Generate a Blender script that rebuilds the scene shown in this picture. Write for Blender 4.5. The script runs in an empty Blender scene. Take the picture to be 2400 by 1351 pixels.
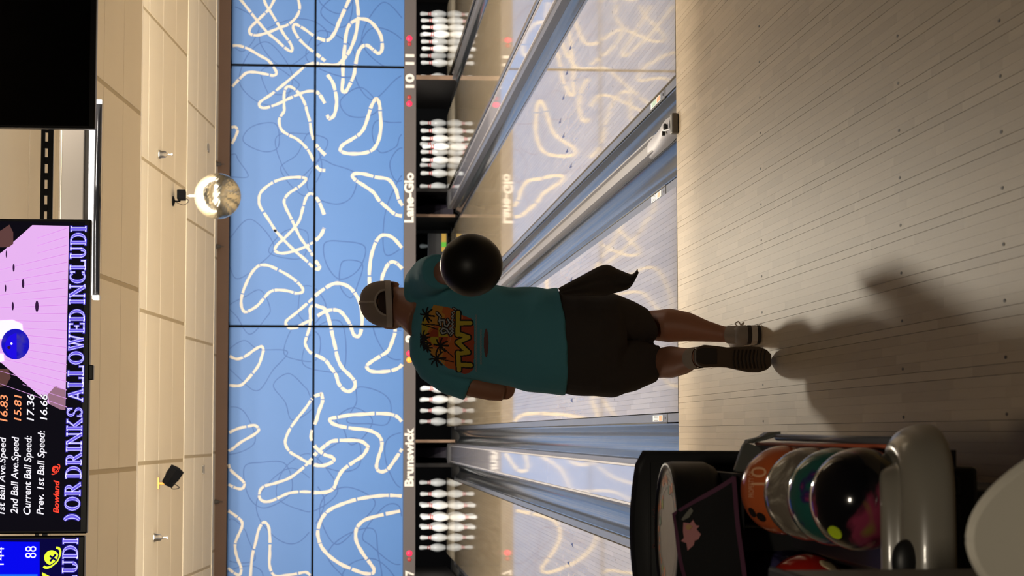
import bpy, bmesh, math, random
from mathutils import Vector, Matrix, Euler
from mathutils.bvhtree import BVHTree
random.seed(7)
SC = bpy.context.scene
COL = SC.collection

# ------------------------------------------------------------------ camera
CAM = Vector((-0.6246, -9.1211, 1.5911)); FPX = 4659.9
YAW, PITCH, ROLL = 0.0733, 0.0893, 0.0051
FWD = Vector((math.sin(YAW)*math.cos(PITCH), math.cos(YAW)*math.cos(PITCH), -math.sin(PITCH)))
_r0 = Vector((math.cos(YAW), -math.sin(YAW), 0)); _u0 = _r0.cross(FWD)
RGT = _r0*math.cos(ROLL)+_u0*math.sin(ROLL); UPV = -_r0*math.sin(ROLL)+_u0*math.cos(ROLL)
cam_d = bpy.data.cameras.new('camera'); cam = bpy.data.objects.new('camera', cam_d); COL.objects.link(cam)
# the photograph was taken upright and lies on its side: image-right is down
mx = Matrix.Identity(4)
for i in range(3):
    mx[i][0] = -UPV[i]; mx[i][1] = RGT[i]; mx[i][2] = -FWD[i]; mx[i][3] = CAM[i]
cam.matrix_world = mx
cam_d.sensor_fit = 'HORIZONTAL'; cam_d.sensor_width = 36; cam_d.lens = FPX/2400*36
cam_d.clip_start = .05; cam_d.clip_end = 100
cam_d.dof.use_dof = True; cam_d.dof.focus_distance = 8.6; cam_d.dof.aperture_fstop = 8.0
SC.camera = cam

# ------------------------------------------------------------------ world, light, exposure
wd = bpy.data.worlds.new('world'); SC.world = wd; wd.use_nodes = True
wd.node_tree.nodes['Background'].inputs[0].default_value = (.75, .8, 1, 1)
wd.node_tree.nodes['Background'].inputs[1].default_value = .02
SC.view_settings.view_transform = 'Standard'; SC.view_settings.look = 'None'
SC.view_settings.gamma = 1; SC.view_settings.exposure = 0.0
try: SC.view_settings.use_curve_mapping = False
except Exception: pass

def area(name, loc, size, sizey, power, color, direction, spread=180):
    d = bpy.data.lights.new(name, 'AREA'); d.shape = 'RECTANGLE'; d.size = size; d.size_y = sizey
    d.energy = power; d.color = color; d.spread = math.radians(spread)
    o = bpy.data.objects.new(name, d); COL.objects.link(o); o.location = loc
    o.rotation_euler = Vector(direction).to_track_quat('-Z', 'Y').to_euler(); return o

EDGE = [0.41, 4.68, 8.95, 13.22]          # far edges of the sloping ceiling bays
HC = 2.925; SLOPE = .0963
WARM = (1, .91, .77); COOL = (1, .93, .86)
# cove strip lights hidden behind the later ceiling edges: one row throws down the lanes, one up on the next bay
for k, e in enumerate(EDGE):
    if k == 0:
        for x, w in ((-1.6, 3.6), (2.6, 3.4)): area('unseen_lamp_down', (x, e-.1, 3.3), w, .1, 128, COOL, (0, .8, -1))  # no cove here: two added lamps out of sight behind the monitors brighten the near lanes
        continue
    area('unseen_lamp_down', (1.6, e+.3, 3.12), 11, .12, (0, 230, 230, 66)[k], COOL, (0, .45, -1))
    area('cove_lamp_up', (1.6, e+.22, 2.96), 11, .08, (0, 230, 180, 14)[k], WARM, (0, 1, .16), 150)
# recessed lamp in the second bay, out of sight behind the first ceiling edge: it throws the bowler's shadow back over the approach
d = bpy.data.lights.new('approach_lamp', 'AREA'); d.shape = 'DISK'; d.size = .42; d.energy = 96; d.color = (1, .89, .72); d.spread = math.radians(120)
o = bpy.data.objects.new('approach_lamp', d); COL.objects.link(o); o.location = (.62, 5.75, 3.215)
o.rotation_euler = Vector((-.12, -1, -.42)).to_track_quat('-Z', 'Y').to_euler()
# lamp over the seating behind the camera
area('concourse_lamp', (-.75, -8.8, 3.55), .5, .22, 50, (1, .88, .70), (0, .55, -1))

# ------------------------------------------------------------------ helpers
def W(x, y, Y):
    """world point on the plane Y=const behind photo pixel (x, y)"""
    d = FWD + RGT*((675.5-y)/FPX) - UPV*((x-1200)/FPX)
    return CAM + d*((Y-CAM.y)/d.y)
def WF(x, y, z=0.0):
    d = FWD + RGT*((675.5-y)/FPX) - UPV*((x-1200)/FPX)
    return CAM + d*((z-CAM.z)/d.z)
def PXM(Y): return FPX/(Y-CAM.y)

_mats = {}
def M(name, col, rough=.5, metal=0., emit=0., coat=0., spec=.5, noise=0., nscale=8., bump=0., bscale=60., trans=0.):
    if name in _mats: return _mats[name]
    m = bpy.data.materials.new(name); m.use_nodes = True; _mats[name] = m
    nt = m.node_tree; b = nt.nodes['Principled BSDF']
    c = (col[0], col[1], col[2], 1)
    b.inputs['Base Color'].default_value = c; b.inputs['Roughness'].default_value = rough
    b.inputs['Metallic'].default_value = metal; b.inputs['Specular IOR Level'].default_value = spec
    if coat: b.inputs['Coat Weight'].default_value = coat; b.inputs['Coat Roughness'].default_value = .06
    if trans: b.inputs['Transmission Weight'].default_value = trans
    if emit:
        b.inputs['Emission Color'].default_value = c; b.inputs['Emission Strength'].default_value = emit
    if noise:
        tc = nt.nodes.new('ShaderNodeTexCoord'); n = nt.nodes.new('ShaderNodeTexNoise'); n.inputs['Scale'].default_value = nscale
        n.inputs['Detail'].default_value = 5
        mp = nt.nodes.new('ShaderNodeMapRange'); mp.inputs[3].default_value = 1-noise; mp.inputs[4].default_value = 1+noise
        mul = nt.nodes.new('ShaderNodeMix'); mul.data_type = 'RGBA'; mul.blend_type = 'MULTIPLY'; mul.inputs[0].default_value = 1
        mul.inputs[6].default_value = c
        nt.links.new(tc.outputs['Object'], n.inputs['Vector']); nt.links.new(n.outputs['Fac'], mp.inputs[0])
        nt.links.new(mp.outputs[0], mul.inputs[7]); nt.links.new(mul.outputs[2], b.inputs['Base Color'])
    if bump:
        tc = nt.nodes.new('ShaderNodeTexCoord'); n = nt.nodes.new('ShaderNodeTexNoise'); n.inputs['Scale'].default_value = bscale
        n.inputs['Detail'].default_value = 3
        bp = nt.nodes.new('ShaderNodeBump'); bp.inputs['Strength'].default_value = bump; bp.inputs['Distance'].default_value = .01
        nt.links.new(tc.outputs['Object'], n.inputs['Vector']); nt.links.new(n.outputs['Fac'], bp.inputs['Height'])
        nt.links.new(bp.outputs[0], b.inputs['Normal'])
    return m
def S(r, g, b):   # sRGB bytes to linear
    f = lambda v: (v/255/12.92) if v/255 < .04045 else ((v/255+.055)/1.055)**2.4
    return (f(r), f(g), f(b))

WLOC = {}
def empty(name, loc=(0, 0, 0), parent=None):
    o = bpy.data.objects.new(name, None); COL.objects.link(o); o.empty_display_size = .1
    loc = Vector(loc); WLOC[o] = loc
    if parent: o.parent = parent; o.location = loc-WLOC[parent]
    else: o.location = loc
    return o
def tag(o, label, cat, group=None, kind=None):
    o['label'] = label
    if cat: o['category'] = cat
    if group: o['group'] = group
    if kind: o['kind'] = kind
    return o
def thing(name, label, cat, loc=(0, 0, 0), group=None):
    return tag(empty(name, loc), label, cat, group)
def link(name, me, parent=None, origin=(0, 0, 0)):
    """mesh given in world coordinates; origin = the object's own origin"""
    o = bpy.data.objects.new(name, me); COL.objects.link(o)
    if parent:
        o.parent = parent; org = WLOC[parent]; me.transform(Matrix.Translation(-org)); WLOC[o] = org
    else:
        org = Vector(origin); me.transform(Matrix.Translation(-org)); o.location = org; WLOC[o] = org
    return o
def ob(name, bm, mat, parent=None, smooth=False, origin=(0, 0, 0)):
    me = bpy.data.meshes.new(name)
    bmesh.ops.recalc_face_normals(bm, faces=bm.faces[:])
    if smooth:
        for f in bm.faces: f.smooth = True
    bm.to_mesh(me); bm.free()
    for m in (mat if isinstance(mat, (list, tuple)) else [mat]): me.materials.append(m)
    o = link(name, me, parent, origin)
    if smooth == 'auto':
        try: me.set_sharp_from_angle(angle=math.radians(38))
        except Exception: pass
    return o
def BM(): return bmesh.new()
def box(bm, lo, hi, bev=0, seg=2):
    lo, hi = Vector(lo), Vector(hi)
    r = bmesh.ops.create_cube(bm, size=1, matrix=Matrix.Translation((lo+hi)/2) @ Matrix.Diagonal((*(hi-lo), 1)))
    if bev:
        es = list({e for v in r['verts'] for e in v.link_edges})
        bmesh.ops.bevel(bm, geom=es, offset=bev, segments=seg, profile=.5, affect='EDGES')
    return bm
def prism(bm, pts, vec):
    """closed polygon extruded along vec"""
    vec = Vector(vec); a = [bm.verts.new(p) for p in pts]; b = [bm.verts.new(Vector(p)+vec) for p in pts]
    n = len(a); bm.faces.new(a); bm.faces.new(b[::-1])
    for i in range(n): bm.faces.new((a[i], b[i], b[(i+1) % n], a[(i+1) % n]))
    return bm
def poly(bm, pts, mi=0):
    f = bm.faces.new([bm.verts.new(p) for p in pts]); f.material_index = mi; return f
def rings(bm, R, cap=True, closed=True):
    V = [[bm.verts.new(p) for p in r] for r in R]; n = len(V[0])
    for a, b in zip(V[:-1], V[1:]):
        for i in range(n if closed else n-1):
            bm.faces.new((a[i], a[(i+1) % n], b[(i+1) % n], b[i]))
    if cap and closed: bm.faces.new(V[0][::-1]); bm.faces.new(V[-1])
    return bm
def ering(c, u, v, n=20, p=2.0):
    """(super)ellipse ring"""
    c, u, v = Vector(c), Vector(u), Vector(v); out = []
    for i in range(n):
        a = 2*math.pi*i/n; ca, sa = math.cos(a), math.sin(a)
        out.append(c+u*(math.copysign(abs(ca)**(2/p), ca))+v*(math.copysign(abs(sa)**(2/p), sa)))
    return out
def spline(pts, n=6, closed=False):
    P = [Vector(p) for p in pts]; out = []; m = len(P)
    for i in range(m if closed else m-1):
        if closed: a, b, c, d = P[i-1], P[i], P[(i+1) % m], P[(i+2) % m]
        else: a, b, c, d = P[max(i-1, 0)], P[i], P[i+1], P[min(i+2, m-1)]
        for k in range(n):
            t = k/n
            out.append(.5*((2*b)+(c-a)*t+(2*a-5*b+4*c-d)*t*t+(3*b-a-3*c+d)*t**3))
    if not closed: out.append(P[-1])
    return out
def tube(bm, pts, rad, n=12, cap=True):
    P = [Vector(p) for p in pts]; R = []
    if not isinstance(rad, (list, tuple)): rad = [rad]*len(P)
    prev = None
    for i, p in enumerate(P):
        t = (P[min(i+1, len(P)-1)]-P[max(i-1, 0)]).normalized()
        if prev is None:
            u = t.cross(Vector((0, 0, 1)));
            if u.length < .1: u = t.cross(Vector((1, 0, 0)))
        else: u = prev-t*prev.dot(t)
        u.normalize(); prev = u; v = t.cross(u)
        R.append(ering(p, u*rad[i], v*rad[i], n))
    return rings(bm, R, cap)
def lathe(bm, prof, c=(0, 0, 0), n=20, axis='Z'):
    """profile [(radius, height)] turned about Z through c"""
    c = Vector(c); R = []
    for r, h in prof:
        r = max(r, 1e-4)
        R.append([c+Vector((r*math.cos(2*math.pi*i/n), r*math.sin(2*math.pi*i/n), h)) for i in range(n)])
    return rings(bm, R)
def sphere(bm, c, r, n=24, m=14, sc=(1, 1, 1)):
    mt = Matrix.Translation(c) @ Matrix.Diagonal((r*sc[0], r*sc[1], r*sc[2], 1))
    bmesh.ops.create_uvsphere(bm, u_segments=n, v_segments=m, radius=1, matrix=mt); return bm
def bezel_panel(bm, x0, x1, z0, z1, y0, y1, bev=.004): return box(bm, (x0, y0, z0), (x1, y1, z1), bev)
def ribbon(bm, pts, w, nrm=Vector((0, -1, 0)), closed=False, brk=None):
    P = [Vector(p) for p in pts]; m = len(P); L = []
    for i, p in enumerate(P):
        if closed: t = P[(i+1) % m]-P[i-1]
        else: t = P[min(i+1, m-1)]-P[max(i-1, 0)]
        s = t.cross(nrm); s.normalize()
        L.append((p+s*w/2, p-s*w/2))
    V = [(bm.verts.new(a), bm.verts.new(b)) for a, b in L]
    for i in range(m if closed else m-1):
        if brk and brk(i): continue
        a, b = V[i], V[(i+1) % m]; bm.faces.new((a[0], b[0], b[1], a[1]))
    return bm
def textmesh(body, rect, Y, mat, parent, name='lettering', shear=0., bold=0., depth=.003, frame=None):
    """flat lettering fitted in rect=(x0,z0,x1,z1) on plane Y, read from -Y; frame=(origin,u,v) overrides"""
    cu = bpy.data.curves.new('t', 'FONT'); cu.body = body; cu.shear = shear; cu.offset = bold; cu.extrude = 0; cu.resolution_u = 4
    t = bpy.data.objects.new('t', cu); COL.objects.link(t)
    dg = bpy.context.evaluated_depsgraph_get(); me = bpy.data.meshes.new_from_object(t.evaluated_get(dg))
    bpy.data.objects.remove(t); bpy.data.curves.remove(cu)
    xs = [v.co.x for v in me.vertices]; ys = [v.co.y for v in me.vertices]
    a, b, c, d = min(xs), max(xs), min(ys), max(ys)
    for v in me.vertices:
        fx = (v.co.x-a)/(b-a); fy = (v.co.y-c)/(d-c)
        if frame: v.co = frame[0]+frame[1]*fx+frame[2]*fy
        else: v.co = Vector((rect[0]+(rect[2]-rect[0])*fx, Y, rect[1]+(rect[3]-rect[1])*fy))
    me.name = name; me.materials.append(mat)
    o = link(name, me, parent); o['kind'] = 'stuff'; return o
def copytree(o, parent=None):
    c = o.copy(); COL.objects.link(c); WLOC[c] = WLOC.get(o, Vector())
    if parent: c.parent = parent
    for ch in list(o.children): copytree(ch, c)
    return c
def remeshed(bm, voxel, smooth=4, fac=.5):
    me = bpy.data.meshes.new('tmp'); bmesh.ops.recalc_face_normals(bm, faces=bm.faces[:]); bm.to_mesh(me); bm.free()
    o = bpy.data.objects.new('tmp', me); COL.objects.link(o)
    r = o.modifiers.new('r', 'REMESH'); r.mode = 'VOXEL'; r.voxel_size = voxel; r.use_smooth_shade = True
    s = o.modifiers.new('s', 'SMOOTH'); s.iterations = smooth; s.factor = fac
    dg = bpy.context.evaluated_depsgraph_get(); out = bpy.data.meshes.new_from_object(o.evaluated_get(dg))
    bpy.data.objects.remove(o); bpy.data.meshes.remove(me)
    for p in out.polygons: p.use_smooth = True
    return out
# ================================================================== SETTING
# ---- board material: tone per board and per length of wood
def wood(name, dark, light, rough, coat=0., piece=1.6, spec=.5):
    m = bpy.data.materials.new(name); m.use_nodes = True; nt = m.node_tree; b = nt.nodes['Principled BSDF']; N = nt.nodes.new; L = nt.links.new
    tc = N('ShaderNodeTexCoord'); oi = N('ShaderNodeObjectInfo'); sp = N('ShaderNodeSeparateXYZ'); L(tc.outputs['Object'], sp.inputs[0])
    off = N('ShaderNodeMath'); off.operation = 'MULTIPLY'; off.inputs[1].default_value = 37.; L(oi.outputs['Random'], off.inputs[0])
    yy = N('ShaderNodeMath'); yy.operation = 'MULTIPLY_ADD'; yy.inputs[1].default_value = piece; L(sp.outputs[1], yy.inputs[0]); L(off.outputs[0], yy.inputs[2])
    fl = N('ShaderNodeMath'); fl.operation = 'FLOOR'; L(yy.outputs[0], fl.inputs[0])
    ad = N('ShaderNodeMath'); ad.operation = 'MULTIPLY_ADD'; ad.inputs[1].default_value = 91.7; L(oi.outputs['Random'], ad.inputs[0]); L(fl.outputs[0], ad.inputs[2])
    wn = N('ShaderNodeTexWhiteNoise'); wn.noise_dimensions = '1D'; L(ad.outputs[0], wn.inputs['W'])
    mp = N('ShaderNodeMapping'); mp.inputs['Scale'].default_value = (120, 2.2, 1); L(tc.outputs['Object'], mp.inputs[0])
    cb = N('ShaderNodeCombineXYZ'); L(off.outputs[0], cb.inputs[2]); va = N('ShaderNodeVectorMath'); L(mp.outputs[0], va.inputs[0]); L(cb.outputs[0], va.inputs[1])
    nz = N('ShaderNodeTexNoise'); nz.inputs['Scale'].default_value = 2.2; nz.inputs['Detail'].default_value = 4; L(va.outputs[0], nz.inputs['Vector'])
    mixv = N('ShaderNodeMath'); mixv.operation = 'MULTIPLY_ADD'; mixv.inputs[1].default_value = .35; L(nz.outputs['Fac'], mixv.inputs[0])
    w2 = N('ShaderNodeMath'); w2.operation = 'MULTIPLY'; w2.inputs[1].default_value = .62; L(wn.outputs['Value'], w2.inputs[0]); L(w2.outputs[0], mixv.inputs[2])
    mc = N('ShaderNodeMix'); mc.data_type = 'RGBA'; mc.inputs[6].default_value = (*dark, 1); mc.inputs[7].default_value = (*light, 1)
    L(mixv.outputs[0], mc.inputs[0]); L(mc.outputs[2], b.inputs['Base Color'])
    b.inputs['Roughness'].default_value = rough; b.inputs['Specular IOR Level'].default_value = spec
    if coat: b.inputs['Coat Weight'].default_value = coat; b.inputs['Coat Roughness'].default_value = .05
    return m
LANEW = wood('lane_wood', (.40, .32, .215), (.52, .435, .31), .035)
APPW = wood('approach_wood', (.345, .258, .158), (.46, .358, .232), .5, piece=2.3, spec=.3)
BLACK = M('black', (.004, .004, .0045), .8, spec=.1)
DARKJ = M('dark_joint', (.02, .016, .012), .8)
DOT = M('dot_ink', (.03, .022, .018), .6)

HALF = .527; GN = .5276; GW = .7182
CTR = {'mid': 0., 'right': 1.5816, 'far_right': 3.3538, 'edge_right': 4.9354, 'left': -1.7722}
BW = 1.054/39
def board_mesh(name, L, w, mat, th=.02, bev=.0006):
    bm = BM(); box(bm, (-w/2, 0, -th), (w/2, L, 0)); me = bpy.data.meshes.new(name)
    bm.to_mesh(me); bm.free(); me.materials.append(mat); return me

# ---- approach floor
floor = tag(empty('floor'), 'tan wooden bowling approach of narrow boards', None, kind='structure')
bm = BM(); box(bm, (-4.2, -5.6, -.06), (5.0, -.012, -.021)); ob('subfloor', bm, DARKJ, floor)
L1 = board_mesh('board', 5.55, BW-.0003, APPW); L2 = board_mesh('board', 5.55, BW-.0019, APPW)
i0, i1 = -100, 168
for i in range(i0, i1):
    x = (i+.5)*BW
    o = bpy.data.objects.new('board', L2 if i % 5 == 2 else L1); COL.objects.link(o); o.parent = floor; o.location = (x, -5.562, 0)
bm = BM(); box(bm, (-4.2, -.012, -.05), (5.0, -.001, -.0015)); ob('foul_line', bm, DARKJ, floor)
dm = bpy.data.meshes.new('approach_dot'); b_ = BM(); lathe(b_, [(.0045, 0), (.0045, .0008)], n=8); bmesh.ops.scale(b_, vec=(1, 2., 1), verts=b_.verts[:]); b_.to_mesh(dm); b_.free(); dm.materials.append(DOT)
for Y in (-.06, -1.83, -3.66, -4.52):
    for i in range(-22, 110, 5):
        if Y == -.06 and i % 5: continue
        o = bpy.data.objects.new('approach_dot', dm); COL.objects.link(o); o.parent = floor; o.location = ((i+.5)*BW, Y, 0)
bm = BM(); box(bm, (-9, -14.5, -.07), (11, -5.62, -.004)); tag(ob('floor_concourse', bm, M('concourse', (.05, .04, .035), .6), None), 'dark carpeted concourse floor behind the approach', None, kind='structure')
# ---- lanes
ARROW = M('arrow_ink', (.02, .045, .16), .4)
LB = board_mesh('board', 18.9, BW-.0006, LANEW)
lane_lab = {'mid': 'glossy wooden bowling lane the bowler in the teal shirt is throwing on', 'right': 'glossy wooden lane just right of the bowler, its pins being lifted',
 'far_right': 'glossy wooden lane leading to the full rack under the number 10', 'edge_right': 'glossy wooden lane farthest right, leading to the rack under the number 11',
 'left': 'glossy wooden lane left of the ball return, leading to the rack under the number 7'}
lanes = {}
for k, cx in CTR.items():
    ln = thing('bowling_lane', lane_lab[k], 'lane', (cx, 0, 0)); lanes[k] = ln
    bm = BM(); box(bm, (cx-HALF, .001, -.06), (cx+HALF, 18.9, -.0205)); ob('lane_bed', bm, DARKJ, ln)
    for i in range(39):
        o = bpy.data.objects.new('board', LB); COL.objects.link(o); o.parent = ln; o.location = ((i-19)*BW, .001, 0)
    for j in range(7):
        n = j-3; y0 = 4.78-.21*abs(n); bm = BM(); x = cx+n*5*BW
        prism(bm, [(x, y0+.08, .0002), (x+.016, y0-.07, .0002), (x, y0-.05, .0002), (x-.016, y0-.07, .0002)], (0, 0, .0006)); ob('arrow_mark', bm, ARROW, ln)
    dl = bpy.data.meshes.new('lane_dot'); b_ = BM(); lathe(b_, [(.006, .0002), (.006, .0008)], n=8); b_.to_mesh(dl); b_.free(); dl.materials.append(DOT)
    for n in (-8, -6, -4, -2, 2, 4, 6, 8):
        o = bpy.data.objects.new('lane_dot', dl); COL.objects.link(o); o.parent = ln; o.location = (n*2*BW, 2.1, 0)

# ---- gutters, bumper rails, dividers
GUT = M('gutter_plastic', (.06, .066, .072), .11, noise=.3, nscale=3, bump=.03, bscale=9)
BUMP = M('bumper_plastic', (.12, .12, .125), .22, noise=.2, nscale=5)
CAPM = M('capping_lavender', (.40, .40, .46), .04, bump=.012, bscale=5)
CAPD = M('capping_edge', (.16, .16, .18), .3)
RAILM = M('ball_rail', (.22, .21, .21), .4)
RAILW = M('rail_end_white', (.40, .385, .39), .45)
SLOT = M('slot_black', (.004, .004, .005), .6)
STK = [M('sticker_white', S(225, 225, 222), .5), M('sticker_green', S(60, 150, 95), .5), M('sticker_orange', S(225, 150, 105), .5), M('sticker_ink', S(90, 90, 95), .5)]
def gutter(xl, xd, label, sticker=None, L=17.25):
    """xl = lane side, xd = divider side"""
    s = 1 if xd > xl else -1; w = abs(xd-xl)
    g = thing('gutter', label, 'gutter', (xl, 0, 0))
    bw = .052
    X = lambda d: xl+s*d
    # bumper rail strip with a slot
    bm = BM(); box(bm, (min(X(.003), X(bw-.006)), .001, -.09), (max(X(.003), X(bw-.006)), L, -.008), .002); br = ob('bumper_rail', bm, BUMP, g)
    bm = BM(); box(bm, (min(X(bw-.006), X(bw)), .35, -.085), (max(X(bw-.006), X(bw)), L, -.0065)); ob('slot', bm, SLOT, br)
    bm = BM(); box(bm, (min(X(.002), X(bw)), .345, -.085), (max(X(.002), X(bw)), .356, -.0064)); ob('slot', bm, SLOT, br)
    if sticker:
        a, b2 = min(X(.010), X(bw-.012)), max(X(.010), X(bw-.012)); y0 = .48; bm = BM(); z = -.0075
        box(bm, (a, y0, z), (b2, y0+.3, z+.0008)); st = ob('sticker', bm, STK[0], br)
        bm = BM(); box(bm, (a+.003, y0+.02, z), (b2-.003, y0+.11, z+.0014)); ob('sticker_print', bm, STK[2], br)
        bm = BM()
        for q in range(4): box(bm, (a+.004+q*.007, y0+.14, z), (a+.007+q*.007, y0+.27, z+.0014))
        ob('sticker_print', bm, STK[sticker], br)
        bm = BM(); lathe(bm, [(.007, z), (.007, z+.0012)], ((a+b2)/2, .41, 0), 10); ob('screw', bm, SLOT, br)
    # concave channel
    prof = []; c0, c1 = bw, w; n = 10
    prof.append((c0, -.012))
    for i in range(n+1):
        t = i/n; prof.append((c0+.008+(c1-c0-.016)*t, -.012-.062*math.sin(math.pi*t)**.6))
    prof.append((c1, -.012))
    pts = prof+[(c1, -.1), (c0, -.1)]
    R = []
    for y in [.001+i*(L-.001)/24 for i in range(25)]: R.append([Vector((X(a), y, b)) for a, b in pts])
    bm = BM(); rings(bm, R); ob('channel', bm, GUT, g, 'auto')
    return g
XL = {k: v-HALF for k, v in CTR.items()}; XR = {k: v+HALF for k, v in CTR.items()}
def narrow(a, b, la, lb, lr, st=(0, 0)):
    """divider between two lanes that carries the slim ball rail"""
    m0 = XR[a]+.232; m1 = XL[b]-.205
    gutter(XR[a], m0-.001, la, st[0]); gutter(XL[b], m1+.001, lb, st[1])
    r = thing('divider_rail', lr, 'rail', (m0, 0, 0)); n = 8
    # raised rounded profile, sloping to the lane at the near end
    R = []; wv = m1-m0
    for y, h in ((.42, .0), (.6, .014), (.9, .014), (17.25, .014)):
        pr = [(0, -.1), (0, h-.014), (.006, h), (.01, h+.010), (.02, h+.010), (.026, h-.004), (wv-.018, h-.004), (wv-.013, h+.012), (wv-.004, h+.012), (wv, h-.01), (wv, -.1)]
        R.append([Vector((m0+q, y, z)) for q, z in pr])
    bm = BM(); rings(bm, R); ob('rail', bm, RAILM, r, 'auto')
    R = []
    for y, h, sh in ((-.028, .004, .012), (-.02, .036, .010), (.05, .054, .006), (.16, .05, .002), (.3, .038, 0), (.5, .026, 0), (.72, .022, 0)):
        c = Vector((m0+wv/2+sh, y, 0)); pr = []
        for i in range(13):
            t = math.pi*i/12; pr.append(c+Vector((-math.cos(t)*(wv/2+.004), 0, -.01+(h+.01)*math.sin(t)**.55)))
        R.append(pr)
    bm = BM(); rings(bm, R); e = ob('end_cap', bm, RAILW, r, 'auto'); e['label'] = 'pale rounded end cap of the rail'
    bm = BM(); box(bm, (m0+.005, -.075, .001), (m1+.012, -.028, .034), .008); ob('foot_block', bm, M('foot_grey', S(105, 100, 92), .5), r)
    bm = BM(); tube(bm, [(m0+.02, .03, .048), (m0+.02, .03, .062)], .011, 10); box(bm, (m0+.036, -.005, .045), (m0+.062, .03, .058), .004); ob('latch', bm, M('latch_dark', (.02, .02, .022), .4), r)
def wide(xa, xb, la, lb, lc, st=(0, 0), y0=.05):
    c0, c1 = xa+.232, xb-.232
    gutter(xa, c0-.001, la, st[0]); gutter(xb, c1+.001, lb, st[1])
    c = thing('ball_return_capping', lc, 'capping', ((c0+c1)/2, 0, 0))
    bm = BM(); prism(bm, [(c0, y0, -.1), (c0, y0, .045), (c0+.03, y0, .07), (c1-.03, y0, .07), (c1, y0, .045), (c1, y0, -.1)], (0, 17.0-y0, 0)); ob('capping_base', bm, CAPD, c)
    w = c1-c0
    bm = BM(); box(bm, (c0+.034, y0, .069), (c1-.034, 17.0, .0765), .002); ob('capping_top', bm, CAPM, c)
    for q in (c0+.028, c1-.028):
        bm = BM(); box(bm, (q-.006, y0, .066), (q+.006, 17.0, .083), .002); ob('capping_edge', bm, RAILW, c)
    # pointed dark end cap at the pin end
    bm = BM(); prism(bm, [(c0, 17.0, -.05), (c1, 17.0, -.05), (c1-.07, 17.26, -.05), (c0+.07, 17.26, -.05)], (0, 0, .15)); ob('end_cap', bm, M('cap_dark', (.03, .03, .035), .4), c)
narrow('mid', 'right', 'grey gutter along the right side of the bowler\'s lane', 'grey gutter left of the lane beside the bowler, with a green and white sticker', 'pale slim rail with a rounded end cap between the two lanes right of the bowler', (3, 1))
narrow('far_right', 'edge_right', 'grey gutter right of the lane under the number 10', 'grey gutter left of the lane under the number 11', 'slim pale rail far off between the lanes numbered 10 and 11')
wide(XR['left'], XL['mid'], 'grey gutter between the number 7 lane and the lavender capping', 'grey gutter left of the bowler\'s lane with an orange and white sticker', 'lavender grey capping strip running from the ball return down to the pins', (0, 3), y0=-.02)
wide(XR['right'], XL['far_right'], 'grey gutter with black slot left of the capping at the upper right', 'grey gutter between the right lavender capping and the number 10 lane', 'lavender grey capping strip between the two lanes at right')
gutter(XL['left'], XL['left']-.23, 'grey gutter on the far left of the lane under the number 7')
gutter(XR['edge_right'], XR['edge_right']+.23, 'grey gutter on the far right of the lane under the number 11')
bm = BM(); box(bm, (-6, .001, -.13), (9, 19.5, -.101)); tag(ob('floor_under_lanes', bm, DARKJ), 'dark floor under the lanes', None, kind='structure')
bm = BM(); box(bm, (-6, .001, -.1), (XL['left']-.24, 17, .05)); tag(ob('trim_1', bm, CAPD), 'dark capping beyond the last lane on the left', None, kind='structure')
bm = BM(); box(bm, (XR['edge_right']+.24, .001, -.1), (9, 17, .05)); tag(ob('trim_2', bm, CAPD), 'dark capping beyond the last lane on the right', None, kind='structure')

# ---- ceiling bays
CEILP = M('ceiling_panel', S(238, 226, 202), .75, noise=.04, nscale=2)
CEILJ = M('ceiling_joint', S(196, 180, 148), .8)
ceil = tag(empty('ceiling'), 'stepped beige ceiling of sloping panelled bays', None, kind='structure')
CX0, CX1 = -6.5, 9.
def hz(k, Y): return HC+SLOPE*(EDGES2[k]-Y)
EDGES2 = [4.68, 8.95, 13.22, 17.49]
pm = {}
for k, e in enumerate(EDGES2):
    s0 = e-4.27; end = min(e, 16.08)
    bm = BM(); prism(bm, [(CX0, s0, hz(k, s0)+.004), (CX0, end, hz(k, end)+.004), (CX0, end, hz(k, end)+.06), (CX0, s0, hz(k, s0)+.06)], (CX1-CX0, 0, 0)); ob('bay_grid', bm, CEILJ, ceil)
    if k < 3:
        bm = BM(); box(bm, (CX0, e-.004, hz(k, e)-.004), (CX1, e+.016, hz(k, e)+.08)); ob('bay_lip', bm, CEILP, ceil)
        bm = BM(); box(bm, (CX0, e+.02, hz(k+1, e)-.05), (CX1, e+.06, hz(k+1, e)+.08)); ob('bay_riser', bm, CEILP, ceil)
    fill = BM()
    for r in range(7):
        y1 = e-.61*r-.004; y0_ = e-.61*(r+1)+.004
        if y1 > end: y1 = end
        if y1 <= y0_: continue
        for c in range(-6, 8):
            x0 = .36+1.22*c+.016; x1 = .36+1.22*(c+1)-.016
            if x1 < CX0 or x0 > CX1: continue
            q = [(x0, y0_, hz(k, y0_)), (x0, y1, hz(k, y1)), (x0, y1, hz(k, y1)+.012), (x0, y0_, hz(k, y0_)+.012)]
            if -3 <= c <= 4:
                bm = BM(); prism(bm, q, (x1-x0, 0, 0)); ob('ceiling_panel', bm, CEILP, ceil)
            else: prism(fill, q, (x1-x0, 0, 0))
    f = ob('outer_panels', fill, CEILP, ceil); f['kind'] = 'stuff'
BROWN = M('soffit_brown', S(120, 92, 72), .6, noise=.1, nscale=3)
bm = BM(); box(bm, (CX0, 16.08, 2.915), (CX1, 16.13, 3.12)); tag(ob('trim_3', bm, BROWN), 'brown soffit board between the ceiling and the blue mask', None, kind='structure')
bm = BM(); box(bm, (-9, -14.5, 3.62), (11, .36, 3.72)); tag(ob('ceiling_concourse', bm, M('ceil_dark', (.20, .17, .13), .8)), 'plain ceiling over the approach and seats', None, kind='structure')
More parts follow.
